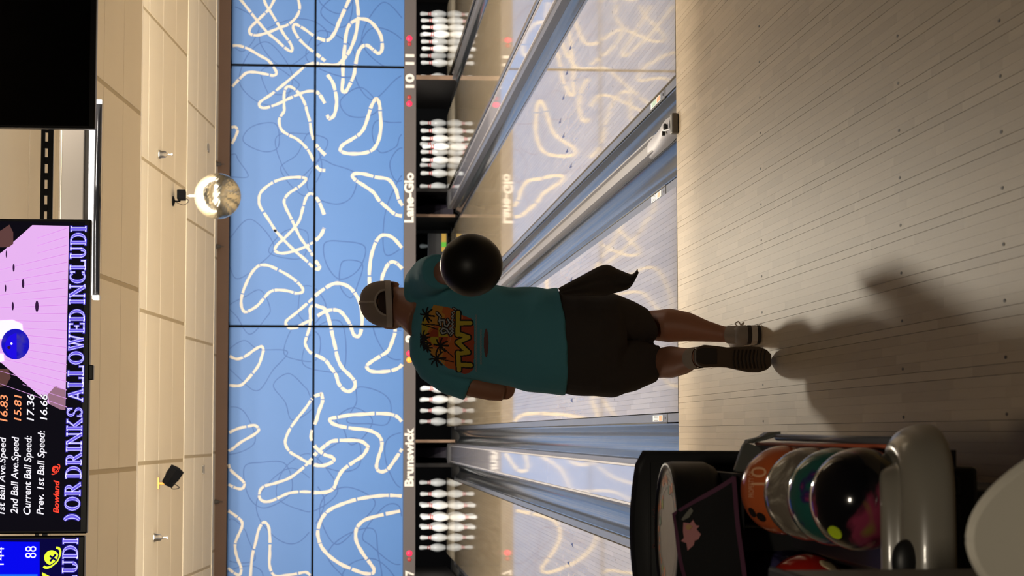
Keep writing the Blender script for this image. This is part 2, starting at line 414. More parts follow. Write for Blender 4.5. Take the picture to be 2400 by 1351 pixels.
bm = BM(); box(bm, (CX0, .36, 3.34), (CX1, .41, 3.72)); tag(ob('trim_4', bm, CEILP), 'beige fascia closing the first ceiling step', None, kind='structure')
WALLM = M('wall_paint', S(120, 108, 90), .8)
bm = BM(); box(bm, (-6.7, -14.5, -.1), (-6.5, 20.6, 3.7)); tag(ob('wall_left', bm, WALLM), 'beige side wall', None, kind='structure')
bm = BM(); box(bm, (9, -14.5, -.1), (9.2, 20.6, 3.7)); tag(ob('wall_right', bm, WALLM), 'beige side wall', None, kind='structure')
bm = BM(); box(bm, (-6.7, -14.7, -.1), (9.2, -14.5, 3.7)); tag(ob('wall_back', bm, M('wall_dark', (.08, .065, .05), .8)), 'dark wall behind the seats', None, kind='structure')
bm = BM(); box(bm, (-6.7, 20.4, -.15), (9.2, 20.6, 3.7)); tag(ob('wall_end', bm, BLACK), 'black curtain wall at the back of the pin pit', None, kind='structure')
bm = BM(); box(bm, (-6.5, 16.6, 1.15), (9, 20.4, 1.2)); tag(ob('trim_5', bm, BLACK), 'black pinsetter deck above the pins', None, kind='structure')

# ---- blue mask above the pins
BLUE = M('mask_blue', S(80, 134, 206), .42, noise=.06, nscale=1.2)
MASKW = M('mask_white', S(236, 228, 214), .5)
MASKD = M('mask_line', S(58, 104, 178), .5)
MASKF = M('mask_frame', (.006, .006, .007), .8, spec=.08)
BARM = M('mask_bar', S(96, 89, 89), .5)
LETM = M('letter_white', S(255, 248, 238), .5)
mask = thing('masking_unit', 'blue masking panels with white squiggles across the end of the lanes', 'mask', (1.2, 16.29, .554))
PW = GN+GW+2*1.054; J0 = 4.0914; PH = (.703, 1.846, 2.914)
joints = [J0+PW*i for i in range(-3, 2)]
for a, b in zip(joints[:-1], joints[1:]):
    for z0, z1 in ((PH[0], PH[1]-.012), (PH[1]+.012, PH[2])):
        bm = BM(); box(bm, (a+.014, 16.29, z0), (b-.014, 16.32, z1), .004); ob('panel', bm, BLUE, mask)
bm = BM(); box(bm, (joints[0], 16.33, .56), (joints[-1], 16.36, 2.95)); ob('backing', bm, MASKF, mask)
for z in (PH[1],):
    bm = BM(); box(bm, (joints[0], 16.285, z-.012), (joints[-1], 16.33, z+.012)); ob('cross_rail', bm, MASKF, mask)
for j in joints:
    bm = BM(); box(bm, (j-.014, 16.285, .69), (j+.014, 16.33, PH[2])); ob('upright', bm, MASKF, mask)
    bm = BM(); box(bm, (j-.05, 16.24, PH[2]-.005), (j+.05, 16.32, PH[2]+.04)); ob('hanger_clip', bm, MASKF, mask)
SWIRL=[(0,[(496,282),(481,270),(467,259),(451,245),(442,234),(432,223),(428,216),(431,214),(439,217),(450,225),(462,232),(477,241),(488,248),(496,251)]),
(0,[(496,237),(484,243),(475,251),(466,260),(457,268),(450,268),(448,259),(452,245),(458,231),(463,219),(473,209),(484,205),(497,207)]),
(0,[(498,141),(484,147),(468,154),(453,160),(443,169),(447,184),(456,197),(462,207),(463,211),(458,213),(445,206),(433,194),(424,182),(416,172)]),
(0,[(398,169),(388,162),(373,158),(360,157),(346,160),(341,166),(346,169)]),
(0,[(498,132),(484,130),(471,130),(450,133),(431,140),(420,147),(411,157),(411,168),(411,176),(413,185),(410,196),(403,204),(387,222),(372,240),(362,254),(356,255),(354,248),(359,233),(366,219),(372,206),(376,195),(376,184),(371,178),(361,172)]),
(0,[(471,130),(465,140),(452,145),(433,147),(413,149),(392,149),(379,150),(376,146),(384,141),(398,135),(411,133),(426,130),(435,125),(437,118),(432,111),(427,104),(432,99),(448,100),(461,107),(470,117),(472,130)]),
(0,[(434,290),(434,282),(430,270),(422,256),(415,244),(404,236),(399,234),(396,238),(398,249),(400,262),(399,272),(391,281),(381,290)]),
(0,[(294,171),(302,179),(311,185),(323,189),(337,191),(351,195),(359,197),(372,204),(381,214),(381,221),(372,224),(356,224),(350,224),(339,230),(326,227),(319,217),(314,207),(305,197),(295,190),(282,184),(275,178),(274,171)]),
(1,[(368,106),(359,112),(346,116),(331,121),(322,127),(315,137),(308,148),(302,152),(298,149),(296,139),(297,122),(302,110),(314,103),(331,100),(350,101),(361,102)]),
(0,[(328,291),(329,286),(324,283),(315,286),(307,290)]),
(1,[(196,234),(209,242),(226,253),(236,255),(246,252),(257,239),(263,224),(265,207),(264,197),(261,196),(253,204),(244,217),(235,223),(226,221),(212,214),(201,209),(187,202),(176,194),(167,188),(158,183),(151,178),(147,179),(149,185),(160,197),(171,210),(185,224),(196,234)]),
(0,[(217,172),(232,178),(241,184),(244,190),(239,195),(226,199),(211,203),(201,209),(193,216),(185,224),(177,232),(170,234),(167,225),(170,210),(176,195),(183,184),(191,176),(200,172)]),
(0,[(216,71),(218,81),(226,91),(236,102),(246,109),(254,120),(261,131),(266,136),(270,134),(270,122),(266,106),(263,90),(251,81),(238,77),(228,71)]),
(1,[(152,249),(150,239),(141,221),(133,209),(124,200),(118,199),(116,207),(119,218),(120,232),(117,241),(108,249),(100,256),(94,265),(92,272),(99,276),(110,276),(124,272),(141,264),(150,256)]),
(1,[(117,178),(103,193),(90,208),(82,218),(77,220),(72,216),(72,208),(76,200),(84,185),(93,170),(95,160),(93,151),(84,143),(75,138),(64,134),(61,129),(66,125),(83,123),(104,126),(117,133),(125,141),(129,153),(127,163)]),
(1,[(95,170),(99,178),(101,184),(97,189),(85,189),(72,190),(59,194),(51,195),(41,189),(35,177),(30,169),(22,163),(12,156),(2,153),(-6,147),(-9,140),(-5,133),(3,132),(11,138),(21,148),(33,154),(47,157),(64,161),(78,164)]),
(0,[(122,115),(130,114),(145,114),(163,112),(180,107),(190,100),(191,91),(186,82),(173,71)]),
(0,[(147,71),(154,78),(157,84),(154,90),(142,96),(131,98),(106,93),(89,84),(69,81),(57,84),(43,90),(36,100),(29,111),(23,117),(17,112),(16,99),(18,84),(23,74),(31,70)]),
(0,[(36,291),(32,281),(36,270),(44,259),(48,251),(44,248),(35,250),(24,254),(13,262),(0,274),(-2,283),(-1,291)]),
(0,[(-61,290),(-56,279),(-53,266),(-52,258),(-57,253),(-63,258),(-73,275),(-81,285),(-85,291),(-93,291),(-100,291),(-109,287),(-117,278),(-124,271),(-129,271),(-132,275),(-130,283),(-126,291)]),
(1,[(-13,177),(-17,185),(-30,194),(-44,205),(-57,214),(-69,219),(-77,219),(-86,213),(-92,203),(-98,193),(-102,182),(-103,172),(-100,163),(-96,158),(-92,161),(-89,170),(-80,181),(-69,187),(-58,186),(-47,181),(-33,177),(-22,173),(-13,174)]),
(0,[(-51,70),(-42,77),(-38,87),(-37,105),(-38,121),(-39,138),(-42,155),(-44,163),(-49,161),(-53,151),(-56,134),(-58,116),(-63,104),(-71,98),(-81,98),(-90,101),(-102,104),(-108,103),(-111,98),(-108,90),(-96,81),(-82,72),(-77,71)]),
(1,[(-77,168),(-72,160),(-71,143),(-72,125),(-78,116),(-82,116),(-91,122),(-99,134),(-109,147),(-121,154),(-131,158),(-136,166),(-137,179),(-136,191),(-136,204),(-138,216),(-143,227),(-147,236),(-148,245),(-144,251),(-135,251),(-129,246),(-125,232),(-119,215),(-110,202),(-100,191),(-89,182),(-80,172)]),
(0,[(-159,291),(-165,282),(-172,274),(-179,273),(-189,277),(-199,281),(-209,281),(-220,278),(-230,274),(-237,274),(-240,277),(-236,284),(-231,290)]),
(0,[(-242,262),(-217,260),(-200,256),(-183,252),(-174,246),(-179,240),(-194,238),(-212,238),(-229,238),(-241,232),(-241,220),(-239,205),(-237,193),(-241,187)]),
(0,[(-142,70),(-141,83),(-141,96),(-143,114),(-146,130),(-151,146),(-157,160),(-164,169),(-174,175),(-187,178),(-198,176),(-207,172),(-217,163),(-227,149),(-234,133),(-239,119),(-239,109),(-234,107),(-226,112),(-214,121),(-199,129),(-187,130),(-179,127),(-171,117),(-165,95),(-160,70)]),
]
rs = random.Random(3)
def inpanel(p): return PH[0]+.015 < p.z < PH[2]-.005 and abs(p.z-PH[1]) > .013
def swirl_ribbon(bm, cl, pts, w, dx=0., y=16.2875, brk=True, lim=(-9, 9)):
    P = spline([(x/100+dx, y, z/100) for x, z in pts], 9, cl)
    cuts = set()
    if brk:
        i = rs.randint(8, 16)
        while i < len(P): cuts.add(i); i += rs.randint(14, 34)
    m = len(P); V = []
    for i, p in enumerate(P):
        t = (P[(i+1) % m]-P[i-1]) if cl else (P[min(i+1, m-1)]-P[max(i-1, 0)])
        s = t.cross(Vector((0, -1, 0))); s.normalize(); ww = w*(1+.1*math.sin(i*.7))*(.8 if p.z > 1.85 else 1.)
        V.append((p+s*ww/2, p-s*ww/2))
    for i in range(m if cl else m-1):
        if i in cuts: continue
        a, b = V[i], V[(i+1) % m]
        if not lim[0] < P[i].x < lim[1]: continue
        if not (inpanel(P[i]) and inpanel(P[(i+1) % m])): continue
        poly(bm, (a[0], b[0], b[1], a[1]))
bm = BM()
for q, (cl, pts) in enumerate(SWIRL): swirl_ribbon(bm, cl, pts, .043, 0, 16.2885-.0002*q)
for q, (cl, pts) in enumerate(SWIRL):
    mxx = sum(p[0] for p in pts)/len(pts)/100
    if J0-PW*2 < mxx < J0-PW: swirl_ribbon(bm, cl, pts, .043, -PW, 16.2885-.0002*q, lim=(-9, -2.62))
    if J0-PW < mxx < J0: swirl_ribbon(bm, cl, pts, .043, PW, 16.2885-.0002*q, lim=(5.0, 9))
s_ = ob('white_squiggles', bm, MASKW, mask); s_['kind'] = 'stuff'
bm = BM()
for k in range(60):
    cx = -3.2+(k % 15)*.72+rs.uniform(-.3, .3); cz = .85+(k//15)*.6+rs.uniform(-.2, .3); r = rs.uniform(.2, .42); n = rs.randint(5, 7); ph = rs.uniform(0, 6)
    pts = [((cx+r*rs.uniform(.45, 1.5)*math.cos(6.283*i/n+ph))*100, (cz+r*rs.uniform(.45, 1.3)*math.sin(6.283*i/n+ph))*100) for i in range(n)]
    swirl_ribbon(bm, 1, pts, .013, 0, 16.2893-.00001*k, False)
s_ = ob('faint_squiggles', bm, MASKD, mask); s_['kind'] = 'stuff'
bar = BM(); box(bar, (joints[0], 16.26, .549), (joints[-1], 16.32, .703), .004); bar_o = ob('name_bar', bar, BARM, mask)
def bar_text(body, y0, y1, x0=949, x1=970, bold=.02):
    """image rows y0 (start) .. y1 (end)"""
    a = W(960, y0, 16.255); b = W(960, y1, 16.255); lo = W(x1, (y0+y1)/2, 16.255).z; hi = W(x0, (y0+y1)/2, 16.255).z
    textmesh(body, (a.x, lo, b.x, hi), 16.2575, LETM, bar_o, 'lettering', bold=bold)
bar_text('Brunswick', 1141, 1003, 948, 970, .045); bar_text('Lane-Glo', 522, 405, 947, 970, .045)
bar_text('11', 152, 127, 950, 971, .045); bar_text('10', 206, 173, 950, 971, .045); bar_text('9', 804, 786, 950, 971, .045); bar_text('7', 1351, 1338, 950, 971, .045); bar_text('8', 760, 742, 950, 971, .045)
RED = M('lamp_red', S(255, 40, 80), .4, emit=1.1); REDD = M('lamp_red_dim', S(170, 60, 60), .4, emit=.35); ORG = M('lamp_orange', S(255, 150, 50), .4, emit=1.3)
for y, m_, lab in ((90, RED, 'lit red lamp'), (103, REDD, 'dim red lamp'), (228, REDD, 'dim red lamp'), (243, RED, 'lit red lamp'), (829, RED, 'lit red lamp'), (844, ORG, 'lit orange lamp'), (1298, RED, 'lit red lamp'), (1312, REDD, 'dim red lamp')):
    p = W(959.5, y, 16.255); bm = BM(); r = .038 if m_ is not REDD else .029
    rings(bm, [ering(p+Vector((0, .006, 0)), (r, 0, 0), (0, 0, r), 16), ering(p, (r*.95, 0, 0), (0, 0, r*.95), 16), ering(p-Vector((0, .008, 0)), (r*.6, 0, 0), (0, 0, r*.6), 16)])
    q = ob('indicator_lamp', bm, m_, bar_o, True); q['label'] = lab
# ================================================================== PIN PIT
PINM = M('pin_white', (.82, .82, .80), .22); PINR = M('pin_red', (.62, .05, .04), .3)
prof = [(1.0, 0), (1.03, 0.02), (1.414, .75), (1.953, 2.25), (2.255, 3.375), (2.383, 4.5), (2.282, 5.875), (1.852, 7.25), (1.236, 8.625), (.983, 9.375), (.8985, 10), (.935, 10.875), (1.047, 11.75), (1.203, 12.625), (1.274, 13.5), (1.24, 14.1), (1.02, 14.6), (.62, 14.9), (0.02, 15)]
prof = [(a*.0254, b*.0254) for a, b in prof]
def make_pin():
    bm = BM(); lathe(bm, prof, n=18); pin = ob('bowling_pin', bm, PINM, None, True)
    bm = BM()
    def rad(h):
        for (r0, h0), (r1, h1) in zip(prof[:-1], prof[1:]):
            if h0 <= h <= h1: return r0+(r1-r0)*(h-h0)/(h1-h0)
        return .02
    for a, b in ((8.75, 9.25), (9.75, 10.25)):
        hs = [a*.0254+(b-a)*.0254*i/3 for i in range(4)]
        R = [[Vector(((rad(h)+.0009)*math.cos(6.2832*i/18), (rad(h)+.0009)*math.sin(6.2832*i/18), h)) for i in range(18)] for h in hs]
        rings(bm, R, cap=False)
    st = ob('neck_stripe', bm, PINR, pin, True); st['label'] = 'red double stripe round the neck'
    return pin
proto = make_pin(); used = [False]
def pin(loc, label, group):
    if used[0]: o = copytree(proto)
    else: o = proto; used[0] = True
    o.location = loc; WLOC[o] = Vector(loc); tag(o, label, 'pin', group); o.rotation_euler.z = random.uniform(0, 6.28); return o
POS = [('head', 0, 0), ('second row left', -.1524, .264), ('second row right', .1524, .264), ('third row left', -.3048, .528), ('third row middle', 0, .528), ('third row right', .3048, .528),
       ('back row left end', -.4572, .792), ('back row centre left', -.1524, .792), ('back row centre right', .1524, .792), ('back row right end', .4572, .792)]
for k, rack in (('left', 'left rack, under number 7'), ('mid', 'middle rack, beside the bowler\'s elbow'), ('far_right', 'right rack, under number 10'), ('edge_right', 'farthest right rack, under number 11')):
    for nm, dx, dy in POS:
        if k == 'mid' and dx > .0: continue
        pin((CTR[k]+dx, 18.288+dy, 0), 'white bowling pin of the %s: %s' % (rack, nm), 'pins in the '+rack)
pin((CTR['right']+.457, 19.08, 0), 'dim lone white pin standing behind the lowered sweep right of the bowler', 'pins of the lane with the lowered sweep')
for nm, dx, dy in POS[:9]:
    pin((CTR['right']+dx, 18.4+dy, .44), 'white pin held up in the pinsetter by the bowler\'s right shoulder', 'lifted pins beside the bowler')
pd = thing('pinsetter_deck', 'dark pinsetter deck holding lifted pins right of the bowler', 'pinsetter', (CTR['right'], 18.8, .8))
bm = BM(); box(bm, (CTR['right']-.6, 18.2, .8225), (CTR['right']+.6, 19.4, .9), .01); ob('deck_plate', bm, BLACK, pd)
bm = BM()
for sx in (-.55, .55): box(bm, (CTR['right']+sx-.03, 18.7, .9), (CTR['right']+sx+.03, 18.9, 1.16))
ob('hanger', bm, BLACK, pd)
sw = thing('sweep_bar', 'black lowered sweep board with an orange and green strip right of the bowler', 'sweep bar', (CTR['right'], 17.85, 0))
cx = CTR['right']
bm = BM(); box(bm, (cx-.5, 17.85, .05), (cx+.52, 17.89, .32), .006); ob('sweep_board', bm, M('sweep_black', (.012, .012, .014), .4), sw)
a, b = W(1036, 590, 17.845), W(1036, 548, 17.845)
for q, (x0, x1, m_) in enumerate(((a.x, a.x+.06, 'strip_orange'), (a.x+.06, a.x+.13, 'strip_green'), (a.x+.13, b.x, 'strip_orange'))):
    bm = BM(); box(bm, (x0, 17.842, .07), (x1, 17.85, .135)); ob('colour_strip', bm, M(m_, S(225, 180, 70) if 'orange' in m_ else S(110, 215, 60), .4, emit=.12), sw)
bm = BM()
for sx in (-.53, .54): box(bm, (cx+sx-.02, 17.84, .02), (cx+sx+.02, 17.9, 1.16))
ob('sweep_arm', bm, BLACK, sw)
# kickback plates and ball lift covers between the pits
KB = M('kickback_plate', (.014, .012, .011), .6, spec=.2); KBE = M('kickback_edge', S(150, 120, 96), .5); PURP = M('lift_cover', S(120, 112, 132), .45)
def kick(x, label, edge=True, th=.05, h=.62):
    t = thing('kickback', label, 'kickback', (x, 17.4, 0))
    bm = BM(); box(bm, (x-th/2, 17.3, -.05), (x+th/2, 19.7, 1.14)); ob('plate', bm, KB, t)
    if edge:
        bm = BM(); box(bm, (x-th/2-.004, 17.27, -.02), (x+th/2+.004, 17.3, h), .004); ob('edge_trim', bm, KBE, t)
kick((XR['mid']+XL['right'])/2, 'dark kickback plate behind the bowler\'s head')
kick((XR['far_right']+XL['edge_right'])/2, 'dark kickback with a tan edge between the racks numbered 10 and 11')
kick(XR['left']+.20, 'dark kickback right of the rack under the number 7', False); kick(XL['mid']-.20, 'dark kickback with tan edge left of the bowler\'s rack', True, .03)
kick(XR['right']+.17, 'dark kickback with a tan edge under the letters at the right of the bowler', True, .03); kick(XL['far_right']-.20, 'dark kickback left of the rack under the number 10', False)
kick(XL['left']-.26, 'dark kickback at the far left', True); kick(XR['edge_right']+.26, 'dark kickback at the far right', True)
for nm, xa, xb, lab in (('l', XR['left'], XL['mid'], 'purple grey ball lift cover under the left lettering'), ('r', XR['right'], XL['far_right'], 'purple grey ball lift cover under the right lettering')):
    c = (xa+xb)/2; t = thing('ball_lift_cover', lab, 'cover', (c, 18.3, 0))
    bm = BM(); prism(bm, [(c-.07, 18.25, -.05), (c+.07, 18.25, -.05), (c+.07, 18.25, .30), (c+.05, 18.5, .52), (c-.05, 18.5, .52), (c-.07, 18.25, .30)], (0, .7, 0)); ob('cover', bm, PURP, t)
    bm = BM(); box(bm, (c-.12, 18.6, -.05), (c+.12, 19.6, 1.1), .01); ob('housing', bm, BLACK, t)
for k in CTR:
    if k != 'right':
        area('pin_lamp', (CTR[k], 17.0, .98), 1.0, .14, 22, (1, .97, .92), (0, .82, -.55), 130)
    else: area('pin_lamp', (CTR[k], 17.0, .98), 1.0, .14, 3, (.85, .95, 1), (0, .9, -.42), 130)

# ================================================================== HANGING FROM THE CEILING
def CEt(x, y, k):
    """point where the ray of pixel (x,y) meets ceiling bay k"""
    d = W(x, y, 0)-CAM; e = EDGES2[k]
    # z = HC+SLOPE*(e-Y)
    t = (HC+SLOPE*(e-CAM.y)-CAM.z)/(d.z+SLOPE*d.y); return CAM+d*t
TVB = M('tv_bezel', (.004, .004, .005), .35); TVOFF = M('tv_off', (.003, .003, .004), .12)
def EM(name, c, e=1.): return M(name, c, .5, emit=e, spec=.1)
LAV = EM('led_lavender', S(205, 200, 255)); VIO = EM('led_violet', S(112, 98, 232)); SCRB = EM('screen_black', S(12, 10, 18)); WHT = EM('led_white', S(248, 246, 255)); ORL = EM('led_orange', S(255, 160, 110))
HALO = EM('led_halo', S(50, 40, 150))
def tv(x0, x1, z0, label, screen=None):
    t = thing('wall_monitor', label, 'monitor', ((x0+x1)/2, .13, z0))
    zt = z0+.84
    bm = BM(); box(bm, (x0, .1, z0), (x1, .155, zt), .006); ob('casing', bm, TVB, t)
    bm = BM(); box(bm, (x0+.25, .155, z0+.15), (x1-.25, .195, zt-.2), .006); ob('back_cover', bm, TVB, t)
    bm = BM(); box(bm, (x0+.012, .0985, z0+.028), (x1-.012, .1, zt-.014)); s = ob('screen', bm, screen or TVOFF, t)
    cx = x0+(x1-x0)*.315; 
    bm = BM(); box(bm, (cx+.28-.034, .1, z0-.018), (cx+.28+.034, .145, z0+.004), .004); ob('sensor_bump', bm, TVB, t)
    return t, s
TZ = .0975
def IMG(x, y): p = W(x, y, TZ); return p
def spoly(pts, mat, par, name, dz=0.):
    bm = BM(); poly(bm, [W(x, y, TZ-dz) for x, y in pts]); return ob(name, bm, mat, par)
def stext(body, xv0, xv1, ystart, yend, mat, par, dz=.001, shear=0., bold=0., name='lettering'):
    a = W((xv0+xv1)/2, ystart, TZ-dz); b = W((xv0+xv1)/2, yend, TZ-dz); hi = W(xv0, (ystart+yend)/2, TZ-dz).z; lo = W(xv1, (ystart+yend)/2, TZ-dz).z
    return textmesh(body, (a.x, lo, b.x, hi), TZ-dz, mat, par, name, shear, bold)
# serif ticker letters: list of primitives in a unit-height box
def gl(ch):
    T, t, s = .17, .06, .055; P = []
    def st(x, y0=0., y1=1., serif=True):
        P.append(('r', x, y0, x+T, y1))
        if serif: P.append(('r', x-.07, 0, x+T+.07, s)); P.append(('r', x-.07, 1-s, x+T+.07, 1))
    def th(x, serif=True):
        P.append(('r', x, 0, x+t, 1))
        if serif: P.append(('r', x-.08, 0, x+t+.08, s)); P.append(('r', x-.08, 1-s, x+t+.08, 1))
    def ln(x0, y0, x1, y1, w): P.append(('l', x0, y0, x1, y1, w))
    def arc(cx, cy, rx, ry, a0, a1, tx, ty): P.append(('a', cx, cy, rx, ry, a0, a1, tx, ty))
    if ch == 'I': st(.07); w = .31
    elif ch == 'L': st(.07); P.append(('r', .07, 0, .62, s)); P.append(('r', .56, 0, .62, .28)); w = .64
    elif ch == 'E': st(.07); P.append(('r', .07, 0, .62, s)); P.append(('r', .56, 0, .62, .28)); P.append(('r', .07, 1-s, .6, 1)); P.append(('r', .54, .75, .6, 1)); P.append(('r', .2, .47, .46, .53)); P.append(('r', .42, .36, .47, .64)); w = .64
    elif ch == 'D': st(.07); arc(.3, .5, .45, .5, -90, 90, T, s); P.append(('r', .2, 0, .32, s)); P.append(('r', .2, 1-s, .32, 1)); w = .78
    elif ch == 'O': arc(.4, .5, .4, .5, 0, 360, T, s); w = .8
    elif ch == 'C': arc(.4, .5, .4, .5, 45, 315, T, s); P.append(('r', .66, .68, .72, .98)); P.append(('r', .66, .06, .71, .2)); w = .74
    elif ch == 'R': st(.07); arc(.34, .75, .27, .25, -90, 90, T*.9, s); P.append(('r', .2, .5, .36, .55)); P.append(('r', .2, 1-s, .36, 1)); ln(.36, .52, .68, .0, T); P.append(('r', .6, 0, .78, s)); w = .78
    elif ch == 'N': th(.1); th(.68); ln(.13, .97, .7, .03, T); w = .84
    elif ch == 'K': st(.07); ln(.24, .42, .62, .96, t); ln(.3, .5, .66, .04, T); P.append(('r', .5, 1-s, .74, 1)); P.append(('r', .54, 0, .8, s)); w = .8
    elif ch == 'S': arc(.3, .75, .26, .25, 20, 270, T*.75, s); arc(.3, .25, .28, .25, -160, 90, T*.75, s); P.append(('r', .5, .68, .55, .98)); P.append(('r', .03, .02, .08, .32)); w = .6
    elif ch == 'A': ln(.1, .02, .4, .97, t); ln(.4, .97, .66, .02, T); P.append(('r', .2, .3, .56, .36)); P.append(('r', 0, 0, .22, s)); P.append(('r', .52, 0, .82, s)); w = .82
    elif ch == 'W': ln(.08, .97, .3, .03, T*.9); ln(.3, .03, .5, .97, t); ln(.46, .97, .7, .03, T*.9); ln(.7, .03, .9, .97, t); P.append(('r', 0, 1-s, .24, 1)); P.append(('r', .36, 1-s, .62, 1)); P.append(('r', .8, 1-s, 1., 1)); w = 1.
    elif ch == 'U': P.append(('r', .07, .3, .07+T, 1)); P.append(('r', 0, 1-s, .31, 1)); P.append(('r', .6, .3, .66, 1)); P.append(('r', .52, 1-s, .74, 1)); arc(.365, .32, .295, .32, 180, 360, T, s); w = .76
    elif ch == ')': arc(.0, .5, .4, .62, -62, 62, .16, .1); w = .42
    elif ch == '(': arc(.4, .5, .4, .62, 118, 242, .16, .1); w = .42
    else: w = .3
    return P, w
def serif(word, xv0, xv1, ystart, yend, par, lean=0.):
    lay = []; x = 0
    for ch in word:
        P, w = gl(ch); lay.append((P, x)); x += w+.09
    tot = x-.09
    for mat, g, dz in ((HALO, .06, .0012), (LAV, .018, .0018), (VIO, -.024, .0024)):
        bm = BM()
        def pt(u, v):
            f = u/tot; y = ystart+(yend-ystart)*f; sl = lean*(y-ystart)
            return W(xv1+(xv0-xv1)*v+sl, y, TZ-dz)
        for P, ox in lay:
            for p in P:
                if p[0] == 'r':
                    _, a, b, c, d = p
                    if g < 0 and (c-a < .08 or d-b < .08): continue
                    a -= g; b -= g; c += g; d += g
                    poly(bm, [pt(ox+a, b), pt(ox+c, b), pt(ox+c, d), pt(ox+a, d)])
                elif p[0] == 'l':
                    _, a, b, c, d, w = p; w2 = w/2+g
                    if w2 < .012: continue
                    L = math.hypot(c-a, d-b); nx, ny = -(d-b)/L*w2, (c-a)/L*w2
                    poly(bm, [pt(ox+a+nx, b+ny), pt(ox+a-nx, b-ny), pt(ox+c-nx, d-ny), pt(ox+c+nx, d+ny)])
                else:
                    _, cx, cy, rx, ry, a0, a1, tx, ty = p; n = 14; O = []; I = []
                    if tx+2*g < .02: continue
                    for i in range(n+1):
                        a = math.radians(a0+(a1-a0)*i/n); ca, sa = math.cos(a), math.sin(a)
                        O.append(pt(ox+cx+(rx+g)*ca, cy+(ry+g)*sa)); I.append(pt(ox+cx+(rx-tx-g)*ca, cy+(ry-max(ty+g, .004)-(0 if g < 0 else 0))*sa if ty+g > 0 else cy+(ry+g)*sa))
                    for i in range(n): poly(bm, [O[i], O[i+1], I[i+1], I[i]])
        ob('ticker_lettering', bm, mat, par)['kind'] = 'stuff'
def planet(cx, cy, r, mat, par, dark, dz=.0015, tilt=math.radians(-38)):
    """ball with a tilted ring and a cross"""
    def P(u, v, d=dz): return W(cx-v, cy-u, TZ-d)   # u right, v up in the upright picture
    bm = BM(); poly(bm, [P(r*math.cos(6.283*i/28), r*math.sin(6.283*i/28)) for i in range(28)]); ob('logo_ball', bm, mat, par)
    bm = BM(); n = 40; A, B, w = r*1.75, r*.95, r*.26
    def E(a, k, d): u, v = (A-k)*math.cos(a), (B-k*.9)*math.sin(a); ct, s_ = math.cos(tilt), math.sin(tilt); return P(u*ct-v*s_, u*s_+v*ct, d)
    bmk = BM()
    for i in range(n):
        a, b = 6.283*i/n, 6.283*(i+1)/n
        if 25 < math.degrees(a) < 165:
            continue
        k = w*(.6+.7*abs(math.cos(a))); poly(bm, [E(a, 0, dz+.0008), E(b, 0, dz+.0008), E(b, k, dz+.0008), E(a, k, dz+.0008)])
        poly(bmk, [E(a, k, dz+.0004), E(b, k, dz+.0004), E(b, k+r*.14, dz+.0004), E(a, k+r*.14, dz+.0004)])
    ob('logo_ring', bm, mat, par); ob('logo_ring_shadow', bmk, dark, par)
    bm = BM()
    for s1, s2 in (((-.5, .2), (.45, -.55)), ((-.35, -.6), (.25, .25))):
        L = math.hypot(s2[0]-s1[0], s2[1]-s1[1]); nx, ny = -(s2[1]-s1[1])/L*.13, (s2[0]-s1[0])/L*.13
        poly(bm, [P(r*(s1[0]+nx), r*(s1[1]+ny), dz+.0006), P(r*(s1[0]-nx), r*(s1[1]-ny), dz+.0006), P(r*(s2[0]-nx), r*(s2[1]-ny), dz+.0006), P(r*(s2[0]+nx), r*(s2[1]+ny), dz+.0006)])
    ob('logo_cross', bm, dark, par)
t, s = tv(-1.076, .359, 2.703, 'monitor showing a blue ball on a lane and ball speeds, middle of the three', SCRB)
PINKL = EM('screen_lane', S(226, 176, 238)); PINKD = EM('screen_lane_seam', S(204, 148, 212)); BRN = EM('screen_brown', S(92, 62, 60)); SPOT = EM('screen_spot', S(50, 25, 60)); PEACH = EM('screen_peach', S(236, 176, 200))
spoly([(75.7, 528), (162, 530), (153, 962), (140, 960), (116, 948), (3, 851), (-60, 815), (-60, 640), (7, 589)], PINKL, s, 'screen_lane_picture')
spoly([(153, 962), (140, 960), (116, 948), (112, 925), (130, 905), (153, 915)], EM('screen_shade', S(150, 110, 130)), s, 'screen_lane_end', .0003)
bm = BM()
for i in range(22):   # lane seams fanning out from the far pin deck
    y1 = 535+i*20; v0 = Vector((-420, 742+(y1-742)*.05)); v1 = Vector((157, y1)); d = v1-v0
    a = v0+d*(.72 if i % 2 else .82); 
    if i < 3: a = v0+d*.88
    a, b2 = a, v0+d
    poly(bm, [W(a.x, a.y-.5, TZ-.0005), W(a.x, a.y+.5, TZ-.0005), W(b2.x, b2.y+.9, TZ-.0005), W(b2.x, b2.y-.9, TZ-.0005)])
ob('screen_lane_seams', bm, PINKD, s)
for cx, cy, a, b2 in ((15, 596, 1.6, 9), (32, 628, 2.4, 9.5), (54, 665, 3, 11), (13, 676, 1.8, 8.5), (30, 718, 2.4, 10), (86.5, 718.5, 4.2, 13.5)):
    spoly([(cx+a*math.cos(6.283*i/14), cy+b2*math.sin(6.283*i/14)) for i in range(14)], SPOT, s, 'screen_lane_mark', .0007)
spoly([(22, 527), (31, 545), (31, 572), (20, 580), (-20, 580), (-20, 555)], BRN, s, 'screen_side_shape', .0003); spoly([(20, 866), (25, 885), (14, 905), (-20, 910), (-20, 864)], BRN, s, 'screen_side_shape', .0003)
spoly([(-10, 752), (30, 750), (52, 760), (55, 784), (30, 795), (-10, 795)], WHT, s, 'screen_shoe', .0008); spoly([(-10, 828), (8, 830), (10, 846), (-10, 853)], WHT, s, 'screen_shoe', .0008)
mb = bpy.data.materials.new('screen_ball'); mb.use_nodes = True; nt = mb.node_tree; b = nt.nodes['Principled BSDF']; tc = nt.nodes.new('ShaderNodeTexCoord'); nz = nt.nodes.new('ShaderNodeTexNoise'); nz.inputs['Scale'].default_value = 22
